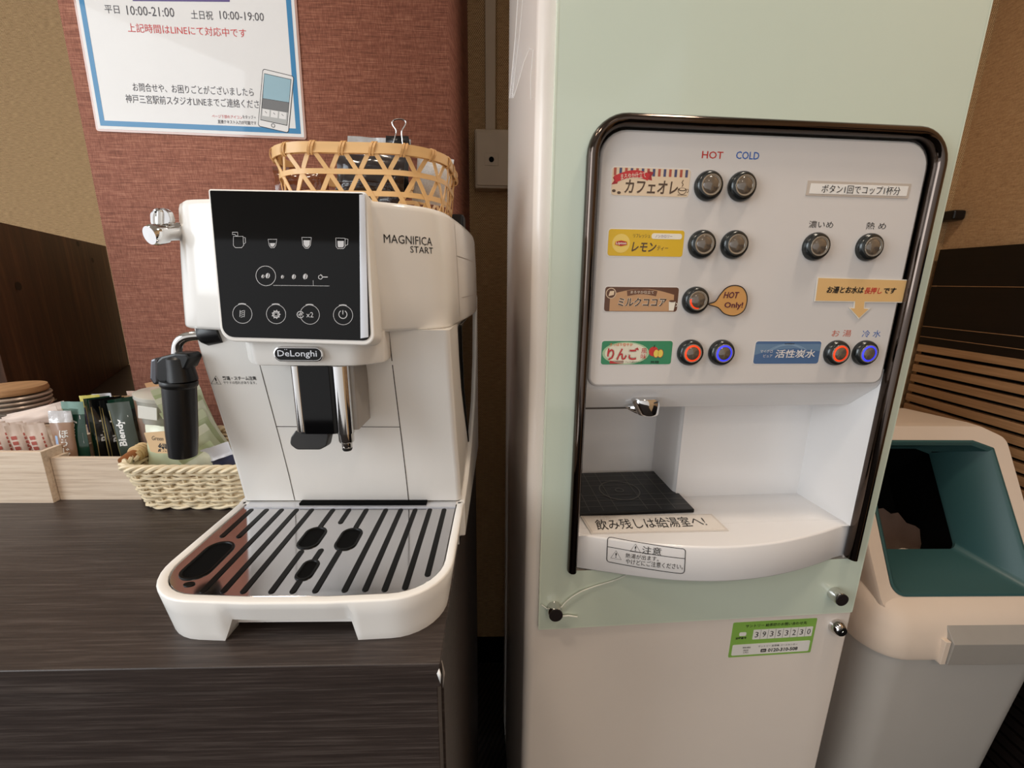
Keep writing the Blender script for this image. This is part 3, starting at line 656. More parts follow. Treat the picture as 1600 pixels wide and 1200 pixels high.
# panel print (one part) and stickers
for tt, rc4, mm, bo_ in (('HOT', (1094, 238, 1127, 249.5), INKR, .01), ('COLD', (1147, 238.5, 1183, 250.5), INKB, .01), ('濃いめ', (1260, 346, 1298, 357), INK, 0), ('熱 め', (1349, 348, 1380, 359), INK, 0), ('お 湯', (1296, 515, 1326, 525.5), INKO, 0), ('冷 水', (1343, 515.5, 1372, 526.5), INKB, 0)):
    V0 = MB(); V0.text(PP, tt, *rc4, mm, h=.0037, bold=bo_); V0.build('panel_lettering', cp, flip=None)
H0 = .0036; Hh = H0+.0003; H1 = H0+.0005; H2 = H0+.0007; H3 = H0+.0009
def Q(*pts): return [PP.px(*p) for p in pts]
def mc(n, c, r=.4): return mat(n, c, r, coat=.3, var=.03)
def sticker(x0, x1_, z0, z1, base, r=.003, edge=True):
    b = MB()
    if edge: b.slab(PP, rr((x0+x1_)/2, (z0+z1)/2, x1_-x0+.0022, z1-z0+.0022, r+.001), .0034, H0, mc('sticker_border', (228, 222, 216)))
    b.flat(PP, rr((x0+x1_)/2, (z0+z1)/2, x1_-x0, z1-z0, r), base, Hh); return b
def barc(b, cx, cy, r, a0, a1, w, m, h):
    b.stroke(PP, [(cx+r*math.cos(R(a0+(a1-a0)*i/16)), cy+r*math.sin(R(a0+(a1-a0)*i/16))) for i in range(17)], w, m, h)
# cafe au lait
b = sticker(.0675, .1515, 1.1793, 1.2062, mc('cream_print', (226, 202, 172)))
for i in range(14):
    x = .0690+i*.00592; b.flat(PP, [(x, 1.1985), (x+.0028, 1.1985), (x+.0028, 1.2058), (x, 1.2058)], mc('stripe_red', (176, 84, 66)) if i % 2 == 0 else mc('stripe_blue', (72, 76, 112)), Hh+.00005)
rb = mc('ribbon_red', (196, 44, 48)); P = [(.0705+i*.0028, 1.1935+.0070*math.sin(PI*(i+.8)/17)) for i in range(14)]
b.stroke(PP, P, .0068, rb, H1); b.flat(PP, [(.0672, 1.1895), (.0735, 1.1905), (.0745, 1.1975), (.0682, 1.1965), (.0700, 1.1935)], mc('ribbon_fold', (160, 34, 40)), Hh+.0001); b.flat(PP, [(.1045, 1.1955), (.1105, 1.1945), (.1095, 1.1985), (.1115, 1.2025), (.1055, 1.2035)], mc('ribbon_fold', (160, 34, 40)), Hh+.0001)
b.text(PP, 'まろやか仕立て', 968, 271, 1007, 281, mc('cream_ink', (240, 225, 205)), H2, ang=.12)
b.text(PP, 'カフェオレ', 974, 283, 1057, 304, mc('brown_ink', (82, 62, 48)), H1, bold=.02, shear=.1)
br = mc('brown_ink', (82, 62, 48))
barc(b, .1442, 1.1865, .0046, 180, 360, .0006, br, H1); b.flat(PP, circ(.1442, 1.1868, .0046, 20, .0016), br, H1); b.flat(PP, circ(.1442, 1.1869, .0032, 16, .001), mc('cream_print', (226, 202, 172)), H2)
barc(b, .1495, 1.1855, .0016, -90, 90, .0005, br, H1); b.stroke(PP, [(.1435, 1.1895), (.1448, 1.1915), (.1430, 1.1935), (.1445, 1.196)], .0008, br, H1); b.stroke(PP, [(.1395, 1.1812), (.1495, 1.1812)], .0005, br, H1)
for x, z in ((.0702, 1.1835), (.0758, 1.1818)): b.flat(PP, circ(x, z, .0020, 14, .0014), br, H1)
b.build('flavour_sticker', cp, flip=None)
# lemon tea
b = sticker(.0675, .1515, 1.1183, 1.1456, mc('lemon_yellow', (222, 180, 40)))
b.flat(PP, circ(.0818, 1.1312, .0098), mc('lemon_pale', (236, 204, 106)), Hh+.0001)
b.flat(PP, [(.0742, 1.1292), (.0748, 1.1335), (.0818, 1.1348), (.0888, 1.1335), (.0894, 1.1292), (.0818, 1.1276)], mc('logo_gold', (238, 196, 60)), H1); b.flat(PP, [(.0752, 1.1298), (.0757, 1.1329), (.0818, 1.1341), (.0879, 1.1329), (.0884, 1.1298), (.0818, 1.1283)], mc('logo_red', (176, 36, 46)), H1+.0001)
b.textuv(PP, 'Lipton', .0818, 1.1311, .0112, .0034, mc('cream_ink', (240, 225, 205)), H2, bold=.02)
b.textuv(PP, 'リフレッシュ', .1040, 1.1393, .0185, .0040, br, H1); b.slab(PP, rr(.1320, 1.1393, .034, .0058, .0025), Hh, H1, mc('label_white', (238, 230, 214))); b.textuv(PP, 'ノンカロリー', .1285, 1.1393, .019, .0030, mc('purple_ink', (112, 76, 140)), H2)
b.textuv(PP, 'レモン', .1075, 1.1278, .0275, .0098, br, H1, bold=.02, shear=.2); b.textuv(PP, 'ティー', .1285, 1.1268, .0125, .0048, br, H1, shear=.2)
b.build('flavour_sticker', cp, flip=None)
# milk cocoa
ck = mc('cocoa_brown', (96, 62, 46)); ct = mc('cocoa_tan', (196, 152, 112))
b = sticker(.0675, .1515, 1.0588, 1.0855, ck)
P = [(.0735, 1.0592), (.0735, 1.0745)]+[(.0745+i*.0072, 1.0775+.0062*math.sin(PI*i/10)) for i in range(11)]+[(.1475, 1.0592)]
b.flat(PP, P[::-1], ct, Hh+.0001); b.flat(PP, circ(.0742, 1.0785, .0058), mc('cream_print', (226, 202, 172)), H1); b.flat(PP, circ(.0742, 1.0785, .0050), ck, H1+.0001); b.flat(PP, [(.0715, 1.0755), (.0775, 1.0768), (.0778, 1.0812), (.0728, 1.0808)], mc('cream_print', (226, 202, 172)), H2)
P = [(.0925+i*.0026, 1.0785+.0022*math.sin(PI*i/13)) for i in range(14)]; b.stroke(PP, P, .0058, mc('cocoa_ribbon', (112, 74, 54)), H1); b.textuv(PP, 'まろやか仕立て', .1095, 1.0800, .0265, .0032, mc('cream_ink', (240, 225, 205)), H2)
b.textuv(PP, 'ミルクココア', .1105, 1.0692, .0560, .0100, mc('cream_ink', (240, 225, 205)), H1, bold=.05, shear=.1); b.textuv(PP, 'ミルクココア', .1105, 1.0692, .0555, .0095, mc('dark_brown_ink', (58, 36, 26)), H2, bold=.015, shear=.1)
b.flat(PP, [(.1410, 1.0705), (.1420, 1.0600), (.1475, 1.0600), (.1490, 1.0705)], mc('label_white', (238, 230, 214)), H2); b.flat(PP, circ(.1450, 1.0705, .0040, 18, .0011), ck, H3); barc(b, .1495, 1.0665, .0018, -90, 90, .0007, mc('label_white', (238, 230, 214)), H2)
b.build('flavour_sticker', cp, flip=None)
# apple
gn = mc('apple_green', (52, 138, 96)); b = sticker(.0675, .1505, .9985, 1.0256, gn)
b.flat(PP, circ(.0960, 1.0115, .0275, 32, .0130), mc('apple_pale', (176, 204, 164)), Hh+.0001); b.flat(PP, circ(.0960, 1.0115, .0245, 32, .0118), mc('apple_cream', (232, 226, 204)), Hh+.0002)
b.textuv(PP, 'りんご', .0925, 1.0108, .0370, .0150, mc('label_white', (238, 230, 214)), H1, bold=.07); b.textuv(PP, 'りんご', .0925, 1.0108, .0365, .0146, mc('apple_red_ink', (196, 48, 52)), H2, bold=.02)
b.textuv(PP, '風', .1172, 1.0142, .0066, .0062, mc('apple_red_ink', (196, 48, 52)), H2); b.textuv(PP, '味', .1172, 1.0076, .0066, .0062, mc('apple_red_ink', (196, 48, 52)), H2)
b.textuv(PP, 'さっぱり爽やか', .0900, 1.0215, .0270, .0036, mc('apple_orange', (222, 120, 60)), H2, bold=.02)
b.slab(PP, rr(.0860, 1.0012, .0165, .0034, .001), Hh, H1, mc('apple_red_ink', (196, 48, 52))); b.textuv(PP, 'アップル果汁ウォーター', .1070, 1.0012, .022, .0022, INK, H2); b.textuv(PP, '無糖', .1310, 1.0012, .010, .0032, INK, H2)
b.flat(PP, circ(.1285, 1.0135, .0056), mc('apple_red', (204, 52, 48)), H1)
for x in (.1318, .1368): b.flat(PP, circ(x, 1.0112, .0036, 18, .0050), mc('apple_red_ink', (196, 48, 52)), H1+.0001); b.flat(PP, circ(x, 1.0112, .0030, 18, .0044), mc('apple_yellow', (236, 208, 92)), H2)
b.stroke(PP, [(.1285, 1.018), (.1292, 1.021)], .0007, INK, H2)
b.build('flavour_sticker', cp, flip=None)
# activated carbon water
b = sticker(.2513, .3330, .9985, 1.0252, mc('water_blue', (74, 106, 148)))
b.flat(PP, [(.2515, 1.009), (.27, 1.0145), (.30, 1.017), (.3328, 1.0135), (.3328, 1.0222), (.2515, 1.0222)], mc('water_light', (104, 134, 164)), Hh+.0001)
barc(b, .292, .985, .036, 60, 125, .0008, mc('water_pale', (146, 172, 196)), H1); barc(b, .292, .980, .042, 55, 130, .0006, mc('water_pale', (146, 172, 196)), H1)
wi = mc('silver_white_ink', (232, 226, 222)); b.textuv(PP, 'マイクロ', .2655, 1.0135, .0150, .0036, wi, H2); b.textuv(PP, 'ピュア', .2680, 1.0080, .0110, .0034, wi, H2)
b.textuv(PP, '活性炭水', .3020, 1.0105, .0500, .0098, wi, H2, bold=.015, shear=.1); b.flat(PP, circ(.293, 1.0222, .0065, 16, .0007), INK, H1)
b.build('flavour_sticker', cp, flip=None)
# laminated one-cup note
b = MB(); b.slab(PP, [(.2835, 1.1845), (.4045, 1.1845), (.4050, 1.1995), (.2835, 1.1995)], .0036, .0041, mc('laminate_edge', (196, 184, 172), .2)); b.slab(PP, [(.2872, 1.1865), (.4018, 1.1868), (.4020, 1.1970), (.2876, 1.1968)], .0041, .0044, mc('strip_white', (240, 236, 230)))
b.text(PP, 'ボタン1回でコップ1杯分', 1279, 291.5, 1401, 304.5, INK, .0048); b.build('laminated_strip', cp, flip=None)
# HOT Only bubble
b = MB(); bl_ = [(1106, 475.5), (1117, 471), (1124, 461), (1134, 450), (1146, 446), (1159, 449), (1166, 460), (1166, 474), (1160, 487), (1146, 493.5), (1131, 490), (1121, 480.5)]
PBu = PL(FD, (0, -.006, 0)); bp_ = [PBu.px(*p) for p in bl_]; bp_ = [p.to_2d() for p in smooth_path([(x, y, 0) for x, y in bp_], 4, True)]; bp_ = [tuple(p) for p in bp_][::-1]
b.slab(PBu, bp_, 0, .0006, mc('kraft_orange', (206, 152, 88), .6)); b.stroke(PBu, bp_, .0011, INK, .0009, True)
b.text(PBu, 'HOT', 1130, 456, 1154, 466, mc('plum_ink', (88, 26, 52)), .0010, bold=.02, shear=.2); b.text(PBu, 'Only!', 1131, 472, 1160, 483.5, mc('plum_ink', (88, 26, 52)), .0010, bold=.02)
b.build('speech_bubble_tag', cp, flip=None)
# hold-the-button arrow sign
b = MB(); PA = PL(FD, (0, -.0022, 0)); kr = mc('sign_tan', (226, 184, 124)); q = [PA.px(*p) for p in ((1277, 433), (1419, 437), (1413, 473), (1351, 472.5), (1350, 481), (1359.5, 481.5), (1341, 498.5), (1325, 480), (1333.5, 480.5), (1334, 472), (1272, 471))][::-1]
b.slab(PA, q, 0, .0006, mc('sign_border', (238, 230, 216))); b.flat(PA, inset(q, .0010), kr, .0008)
b.text(PA, 'お湯とお水は', 1291, 447.5, 1348.5, 458.5, INK, .0011, bold=.03, shear=.15); b.text(PA, '長押し', 1349.5, 449, 1377, 459.5, mc('sign_red', (196, 52, 48)), .0011, bold=.02, shear=.15); b.text(PA, 'です', 1379.5, 449.5, 1399, 459, INK, .0011, bold=.03, shear=.15)
b.slab(PA, [PA.px(*p) for p in ((1412, 476), (1417, 477), (1424, 438), (1419, 436))], -.0015, -.0002, mat('clear_tape', (225, 222, 214), .1, alpha=.5)); b.build('arrow_sign', cp, flip=None)
# buttons
BZ = mat('gunmetal_bezel', (66, 68, 68), .22, metal=.75, var=.05); LR = mat('lens_ring', (176, 170, 160), .12, metal=.6)
LENS = mat('smoked_lens', (96, 84, 72), .05, coat=1, spec=.8); RING = mat('lens_core', (74, 60, 50), .25, metal=.3)
GR_ = mat('lit_red_ring', (255, 70, 28), .3, emis=.55); GB_ = mat('lit_blue_ring', (64, 70, 255), .3, emis=.6)
btns = [(1109, 289.5, 0), (1161.5, 290.5, 0), (1098.5, 381.5, 0), (1149.5, 382, 0), (1088.5, 469.5, 3), (1080, 551.5, 1), (1129, 551.5, 2), (1277.5, 385, 0), (1361, 386, 0), (1309.5, 552, 1), (1354, 552, 2)]
for cx, cy, k in btns:
    c = FD.Y(cx, cy, -.006); P0 = Vector((c.x, -.0012, c.z))
    b = MB(); b.lathe([(.0150, 0), (.0153, .0015), (.0150, .004), (.0136, .0068), (.0118, .0082), (.0106, .0082), (.0100, .0070), (.0096, .0052), (.0001, .0052)], P0, (0, -1, 0), BZ, 36); bt = b.build('push_button', cp, angle=60)
    b = MB(); b.lathe([(.0107, .0079), (.0104, .0088), (.0097, .0088), (.0093, .0076)], P0, (0, -1, 0), LR, 36); b.build('button_rim', bt)
    b = MB(); b.lathe([(.0096, .0055), (.0094, .0072), (.0080, .0086), (.0050, .0098), (.0001, .0103)], P0, (0, -1, 0), LENS, 32); b.build('lens', bt)
    if k in (1, 2):
        b = MB(); b.lathe([(.0093, .0070), (.0094, .0081), (.0084, .0091), (.0076, .0092), (.0078, .0080)], P0, (0, -1, 0), GR_ if k == 1 else GB_, 36); b.build('light_ring', bt)
    if k == 3:
        b = MB(); b.add([P0+Vector((r*math.cos(R(a)), -h, r*math.sin(R(a)))) for a in range(170, 281, 10) for r, h in ((.0093, .0082), (.0080, .0091))], [(2*i, 2*i+1, 2*i+3, 2*i+2) for i in range(11)], GR_); b.build('light_ring', bt, flip=None)
# caution print on the shelf front
PSh = PL(FD, (.12, -.0295, .75), (.16, -.0175+.0005, 0), (0, 0, 1))
b = MB(); cq = [PSh.px(*p) for p in ((957, 853), (1075, 863), (1073, 902), (955, 893))]
b.stroke(PSh, dense(rpoly(cq[::-1], .004, 4), .002), .0009, INK, 0, True); b.stroke(PSh, [tuple(Vector(PSh.px(956, 869)).lerp(Vector(PSh.px(1074, 878)), i/40)) for i in range(41)], .0008, INK, 0)
for (x, y, sz) in ((999, 867, 7), (969.5, 881, 7)):
    b.stroke(PSh, [PSh.px(x, y-sz), PSh.px(x+sz+1, y+sz-.5), PSh.px(x-sz-1, y+sz-1.5)], .0006, INK, 0, True); b.text(PSh, '!', x-1, y-3.5, x+1, y+4, INK, 0)
b.text(PSh, '注意', 1009, 862.5, 1038, 875, INK, 0); b.text(PSh, '熱湯が出ます。', 984, 876.5, 1034, 884, INK, 0); b.text(PSh, 'やけどにご注意ください。', 984, 885.5, 1071, 894, INK, 0)
sa = [Vector((x, y)) for x, y in arc]
def shelf_y(x):
    for a, c in zip(sa, sa[1:]):
        if a.x <= x <= c.x: return a.y+(c.y-a.y)*(x-a.x)/(c.x-a.x)
    return 0
b.v = [Vector((v.x, shelf_y(v.x)-.0006, v.z)) for v in b.v]
b.build('caution_sticker', dp, flip=None)
# service sticker
PF = PL(FD, (0, .006, 0)); b = MB(); b.slab(PF, rr(.3460, .5968, .1260, .0595, .002), 0, .0004, mc('service_green', (140, 186, 84))); wt = mc('label_white2', (236, 234, 228))
b.slab(PF, rr(.3600, .6045, .0900, .0165, .001), .0004, .0006, wt); b.slab(PF, rr(.3460, .5795, .1180, .0185, .002), .0004, .0006, wt); b.slab(PF, rr(.2995, .6065, .0105, .0062, .002), .0004, .0006, wt)
b.textuv(PF, 'サントリー 給茶機のお問い合わせ先', .3480, .6198, .092, .0052, INK, .0007, bold=.01); b.textuv(PF, '登録番号', .2975, .6000, .0165, .0038, INK, .0007, bold=.02)
for i, ch in enumerate('39353230'):
    x = .3205+i*.0113; b.textuv(PF, ch, x, .6045, .0052, .0092, INK, .0008)
    if i: b.stroke(PF, [(x-.00565, .5965), (x-.00565, .6125)], .0004, INK, .0008)
b.textuv(PF, 'サントリー 給茶機 コールセンター', .3560, .5838, .060, .0036, INK, .0008); b.textuv(PF, '0120-310-508', .3645, .5762, .0455, .0060, INK, .0008, bold=.03)
b.slab(PF, rr(.3350, .5762, .0085, .0055, .001), .0006, .0008, INK); b.textuv(PF, '無料', .3350, .5762, .006, .003, wt, .001); b.textuv(PF, '無料通話', .3085, .5832, .012, .0028, INK, .0008); b.textuv(PF, 'FREE\nCALL', .3085, .5765, .0085, .0060, INK, .0008)
b.build('service_sticker', dp, flip=None)
# glass fixings and lock
for px, py in ((869, 963), (1315.5, 939)):
    c = FD.Y(px, py, -.016); b = MB(); P0 = Vector((c.x+(.0015 if px > 1000 else .0), -.0002, c.z))
    b.lathe([(.0095, 0), (.0095, .0120), (.0085, .0145)], P0, (0, -1, 0), CHR); f_ = b.build('glass_fixing', dp); b = MB(); b.lathe([(.0090, .0138), (.0088, .0152), (.0001, .0154)], P0, (0, -1, 0), mat('dark_cap', (38, 32, 32), .3)); b.build('fixing_cap', f_)
c = FD.Y(1306, 977, .006); b = MB(); P0 = Vector((c.x-.001, .006, c.z)); b.lathe([(.0110, 0), (.0108, .004), (.0086, .011), (.0074, .0125), (.0001, .0125)], P0, (0, -1, 0), CHR); f_ = b.build('door_lock', dp)
b = MB(); b.lathe([(.0068, .0126), (.0064, .0135), (.0001, .0136)], P0, (0, -1, 0), BLK); b.build('lock_face', f_); b = MB(); b.lathe([(.0020, .0137), (.0018, .0142), (.0001, .0142)], P0, (0, -1, 0), CHR); b.build('key_way', f_)
# thin white cord from the fixing up behind the shelf
b = MB(); c = [FD.Y(*p, d) for p, d in (((872, 957), -.004), ((884, 941), -.0035), ((905, 926), -.003), ((930, 916), -.002), ((962, 906), -.002), ((985, 895), -.001))]
b.tube(smooth_path(c, 5), .0008, mat('white_cord', (222, 224, 214), .5), 6); c = [FD.Y(*p, -.003) for p in ((878, 963), (888, 962), (902, 964))]; b.tube(c, .0011, MC['white_cord'], 6); c = [FD.Y(*p, -.003) for p in ((862, 957), (853, 950), (846, 945))]; b.tube(c, .0006, MC['white_cord'], 6)
o = tag(b.build('cord', None), 'thin white cord looped round the lower left glass fixing of the dispenser', 'cord'); FD.place(o)
# handwritten note lying on the shelf
nq = [FD.Z(*p, .7772) for p in ((907, 806), (1112, 803), (1139, 829), (924, 834))]; PN = PL(FD, (0, 0, .7763), (1, 0, 0), (0, 1, 0))
b = MB(); b.slab(PN, [(p.x, p.y) for p in nq][::-1], 0, .0009, mat('laminate_clear', (214, 206, 198), .12)); qn = inset([(p.x, p.y) for p in nq][::-1], .003); b.slab(PN, qn, .0009, .0011, mc('note_paper', (232, 224, 214)))
b.text(PN, '飲み残しは給湯室へ!', 929, 810.5, 1104, 826.5, INK, .0016, shear=.15)
o = tag(b.build('handwritten_note', None, flip=None), 'laminated handwritten note lying on the dispenser shelf below the black grate', 'note'); FD.place(o)
# clear plastic sleeve at the dispenser's left side
CLR = mat('clear_film', (236, 236, 240), .08, trans=0, alpha=.16, coat=.5); HLT = mat('film_highlight', (236, 234, 232), .3, alpha=.8)
PV = PL(FD, (0, -.002, 0)); b = MB(); P = [PV.px(*p) for p in ((818, -140), (805, 60), (796, 154), (802, 153), (810, 128), (818, 98), (827, 76), (833, 78), (829, 120), (829, 157), (838, 150), (841, 60), (846, -140))]
def film(u): return -.002-.006*math.sin((u+.04)*60)
b.add([PV.at(u, v, .004*math.sin(u*160)) for u, v in P], [tuple(range(len(P)))], CLR)
b.stroke(PV, P[:7], .0008, HLT, .0006); b.stroke(PV, P[6:10], .0007, HLT, .0006)  # white ribbons painted as highlights along the film's edges
b.stroke(PV, [PV.px(*p) for p in ((820, -40), (812, 50), (800, 152))], .0006, HLT, .0004)
o = tag(b.build('plastic_sleeve', None, flip=None), 'curled clear plastic film hanging at the upper left edge of the dispenser', 'plastic film'); FD.place(o)

# ================================================================ WASTE BIN
bn = thing('waste_bin', FM, 'grey-beige waste bin with a cream hood and teal opening beside the dispenser', 'bin')
BG = mat('bin_grey', (188, 182, 174), .5, var=.02); BC = mat('bin_cream', (222, 204, 186), .42, var=.02); TL = mat('teal_plastic', (52, 86, 86), .4, var=.03); HG = mat('latch_grey', (158, 152, 144), .5)
cx, fy = .945, .288
def bx_(w, y0, y1, r, n=6): return rr(cx, (y0+y1)/2, 2*w, y1-y0, r, n)
zf = .01-CT
b = MB(); L = []
for z, w, dy in ((zf, .128, .030), (zf+.02, .132, .027), (-.3135, .156, .004), (-.302, .157, .003)):
    L.append([(x, y, z) for x, y in bx_(w, fy+dy, fy+.33-dy*.5, .05, 8)])
b.loft(L, BG, (True, True)); b.build('body', bn, angle=50)
b = MB(); L = []
for z, w, dy, r in ((-.318, .165, -.004, .055), (-.312, .1665, -.0055, .055), (-.286, .165, -.003, .055), (-.270, .163, .0, .055), (-.252, .160, .006, .05), (-.236, .155, .020, .045), (-.224, .146, .040, .04)):
    L.append([(x, y, z) for x, y in bx_(w, fy+dy, fy+.335, r, 8)])
b.loft(L, BC, (False, False)); b.build('lid_rim', bn, angle=60)
# hood: sloping front face with the mouth
PH = PL(FM, (0, fy+.034, -.2268), (1, 0, 0), (0, math.cos(R(61)), math.sin(R(61))))
op = [PH.px(*p) for p in ((1404, 933), (1625, 931), (1598, 850), (1557, 706), (1545, 701), (1514, 688), (1380, 685), (1372, 827), (1389, 908))]
oph = [PH.px(*p) for p in ((1404, 933), (1510, 933), (1640, 931))]
u0, u1 = PH.px(1390, 910)[0], PH.px(1600, 860)[0]+.002
ut = PH.px(1554, 706)[0]; vt = PH.px(1500, 688)[1]; tk = u1-ut; om = rpoly([(u0, -.001), (u1, -.001), (ut, vt-.014), (ut-.036, vt), (u0+tk+.036, vt), (u0+tk, vt-.014)], [.022, .022, .003, .006, .006, .003], 6)
face_o = rpoly([(u0-.020, -.034), (u1+.020, -.034), (ut+.030, vt+.004), (ut-.012, vt+.026), (u0+tk+.012, vt+.026), (u0+tk-.030, vt+.004)], [.032, .032, .02, .02, .02, .02], 6)
k = len(om); face = face_o
b = MB(); L = [[PH.at(u, v, 0) for u, v in om], [PH.at(u, v, 0) for u, v in face], [PH.at(u, v, -.004) for u, v in inset(face, -.003)]]
back = [Vector((p.x, p.y+.14, p.z-.02)) for p in L[2]]; L.append([Vector((cx+(p.x-cx)*1.0, min(p.y+.02, fy+.33), p.z+.0)) for p in L[2]]); L.append([Vector((cx+(p.x-cx)*.98, fy+.325, max(p.z-.01, -.26))) for p in L[2]])
b.loft(L, BC, (False, True)); b.build('hood', bn, angle=45)
b = MB(); i0 = inset(om, .006); i1 = inset(om, .012)
def deep(u, v, s, d): return PH.at(u, v, 0)+Vector((0, d, s))
mz = [PH.at(u, v, .0012) for u, v in om]
hole = [PH.px(*p) for p in ((1386, 853), (1506, 853), (1513, 850), (1478, 745), (1472, 730))]
inner_l = []
uc = (u0+u1)/2
for u, v in om:
    t = v/vt; p = PH.at(uc+(u-uc)*.70, v*.74+.036, 0); inner_l.append(p+Vector((0, .085, -.012)))
L = [mz, [PH.at(u, v, .0016) for u, v in inset(om, .004)], [PH.at(u, v, -.002) for u, v in inset(om, .009)], inner_l, [p+Vector((0, .004, -.006)) for p in inner_l]]
b.loft(L, TL, (False, False)); b.build('teal_chute', bn, angle=40)
b = MB(); ci = sum((p for p in inner_l), Vector())/len(inner_l)
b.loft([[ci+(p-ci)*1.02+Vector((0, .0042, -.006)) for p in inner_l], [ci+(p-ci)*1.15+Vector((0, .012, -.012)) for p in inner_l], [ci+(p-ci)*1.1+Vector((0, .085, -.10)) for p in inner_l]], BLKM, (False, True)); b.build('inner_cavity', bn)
b = MB(); yl_ = ci.y+.022; rg = [FM.Y(px, py, yl_+.004*math.sin(px*.2)) for px, py in ((1352, 790), (1366, 796), (1380, 794), (1392, 803), (1403, 801), (1416, 817), (1430, 822), (1446, 834), (1462, 836), (1480, 846), (1497, 849), (1512, 858))]
fr_ = [FM.Y(px, 874+3*math.sin(px), yl_-.012) for px in (1352, 1366, 1380, 1392, 1403, 1416, 1430, 1446, 1462, 1480, 1497, 1512)]
md_ = [a.lerp(c, .5)+Vector((.003*math.sin(i*2.1), .006*math.sin(i*1.7), .004*math.sin(i*1.3))) for i, (a, c) in enumerate(zip(rg, fr_))]
bk_ = [p+Vector((.01, .045, -.03+.006*math.sin(i*1.9))) for i, p in enumerate(rg)]
b.loft([fr_, md_, rg, bk_], mat('bin_liner', (104, 84, 74), .4, bump=.4, bscale=60), (False, False), closed=False); b.build('bin_liner', bn, solid=.0008, flip=None)
# latch
PLt = PL(FM, (0, fy-.006, 0)); lq = [PLt.px(*p) for p in ((1484, 1002), (1608, 1001), (1608, 1035), (1487, 1034.5))]
b = MB(); yl = fy-.006
x0, x1_ = lq[0][0], lq[1][0]; z1, z0 = lq[0][1], lq[3][1]
b.loft([[(x, yl+.03, z0), (x, yl-.006, z0), (x, yl-.0075, z1), (x, yl+.012, z1+.024), (x, yl+.04, z1+.024)] for x in (x0, x1_)], HG); b.build('latch', bn, bevel=.001)
b = MB(); b.box((x0-.010, yl-.004, z0-.001), (x0-.001, yl+.03, z1+.002), BC); b.build('latch_housing', bn, bevel=.001); b = MB(); b.box((x1_+.001, yl-.004, z0-.001), (x1_+.010, yl+.03, z1+.002), BC)
b.build('latch_housing', bn, bevel=.001)

# ================================================================ POSTER
FP = Fr((0, 0, 0), -1.41)
po = thing('poster', FP, 'laminated notice with blue border and Japanese opening hours on the red wall', 'poster')
YP = .8192; a1 = R(-1.15)
PW = PL(FP, (0, YP, 0), (math.cos(a1), 0, math.sin(a1)), (-math.sin(a1), 0, math.cos(a1)))
c1 = PW.px(151.5, 207); c2 = PW.px(479, 216.5); X0, X1, Z0 = c1[0], c2[0], (c1[1]+c2[1])/2; Z1 = Z0+.262
def rc(d0_, d1=None): return [(X0+d0_, Z0+d0_), (X1-d0_, Z0+d0_), (X1-d0_, Z1-d0_), (X0+d0_, Z1-d0_)]
b = MB(); b.slab(PW, rpoly(rc(0), .004, 3), 0, .0005, mat('laminate_film', (188, 150, 136), .1, coat=.6)); b.build('laminate', po)
b = MB(); b.slab(PW, rc(.0035), .0005, .0008, PAP); sh = b.build('sheet', po)
b = MB(); b.stroke(PW, [(X0+.0135, Z0+.0135), (X1-.0135, Z0+.0135), (X1-.0135, Z1-.0135), (X0+.0135, Z1-.0135)], .0095, PAPB, .001, True)
ins = .0135
b = MB()
for p0, p1 in (((X0+.0085, Z0+.0085), (X1-.0085, Z0+.0165)), ((X0+.0085, Z1-.0165), (X1-.0085, Z1-.0085)), ((X0+.0085, Z0+.0165), (X0+.0165, Z1-.0165)), ((X1-.0165, Z0+.0165), (X1-.0085, Z1-.0165))):
    b.flat(PW, [p0, (p1[0], p0[1]), p1, (p0[0], p1[1])], PAPB, .0010)
b.build('blue_border', sh, flip=None)
b = MB(); GI = mat('grey_print', (74, 72, 78), .55); RI = mat('red_print', (204, 62, 62), .55)
def pt(t, x0, y0, x1, y1, m=GI, bold=0): b = MB(); b.text(PW, t, x0, y0, x1, y1, m, .0011, bold); b.build('poster_lettering', sh, flip=None)
pt('平日', 164.5, 9, 187, 21.5); pt('10:00-21:00', 199, 11, 272.5, 25.5); pt('土日祝', 299, 17, 333, 31); pt('10:00-19:00', 344, 19, 412.5, 32)
pt('上記時間はLINEにて対応中です', 201, 41, 385, 55, RI)
pt('お問合せや、お困りごとがございましたら', 209, 133.5, 396.5, 147); pt('神戸三宮駅前スタジオLINEまでご連絡くださ', 198, 152, 405, 165.5)
pt('ページ下部のアイコン', 332, 180, 379, 185.5, RI); pt('をタップ→', 379.5, 180.5, 400, 186); pt('直接テキスト入力が可能です', 341, 188.5, 401, 194.5, GI, .01)
b.flat(PW, [PW.px(*p) for p in ((208, 2.2), (359.5, 3.5), (360, -6), (208, -8))], mat('purple_bar', (92, 76, 132), .5), .0010)
b.build('heading_bar', sh, flip=None)
b = MB(); ph = [PW.px(*p) for p in ((411, 107.5), (460, 119.5), (451.5, 208.5), (403.5, 197.5))][::-1]
b.flat(PW, rpoly(ph, .004, 4), INK, .0012); b.flat(PW, rpoly(inset(ph, .0010), .0034, 4), PAP, .0013)
sc_ = [PW.px(*p) for p in ((413.5, 115), (456, 124.5), (449.5, 197), (407.5, 188))][::-1]; b.flat(PW, sc_, INK, .0014)
b.flat(PW, [PW.px(*p) for p in ((414, 116), (455.2, 125.2), (452.2, 160.5), (411.5, 154))][::-1], mat('screen_sky', (146, 178, 190), .5), .0015)
b.flat(PW, [PW.px(*p) for p in ((411.4, 154.5), (452.0, 161), (450.8, 176), (410, 169))][::-1], mat('screen_grey', (112, 112, 112), .5), .0015)
b.flat(PW, [PW.px(*p) for p in ((409.8, 169.5), (450.6, 176.3), (448.8, 195.8), (408.3, 187.2))][::-1], mat('screen_pale', (176, 176, 174), .5), .0015)
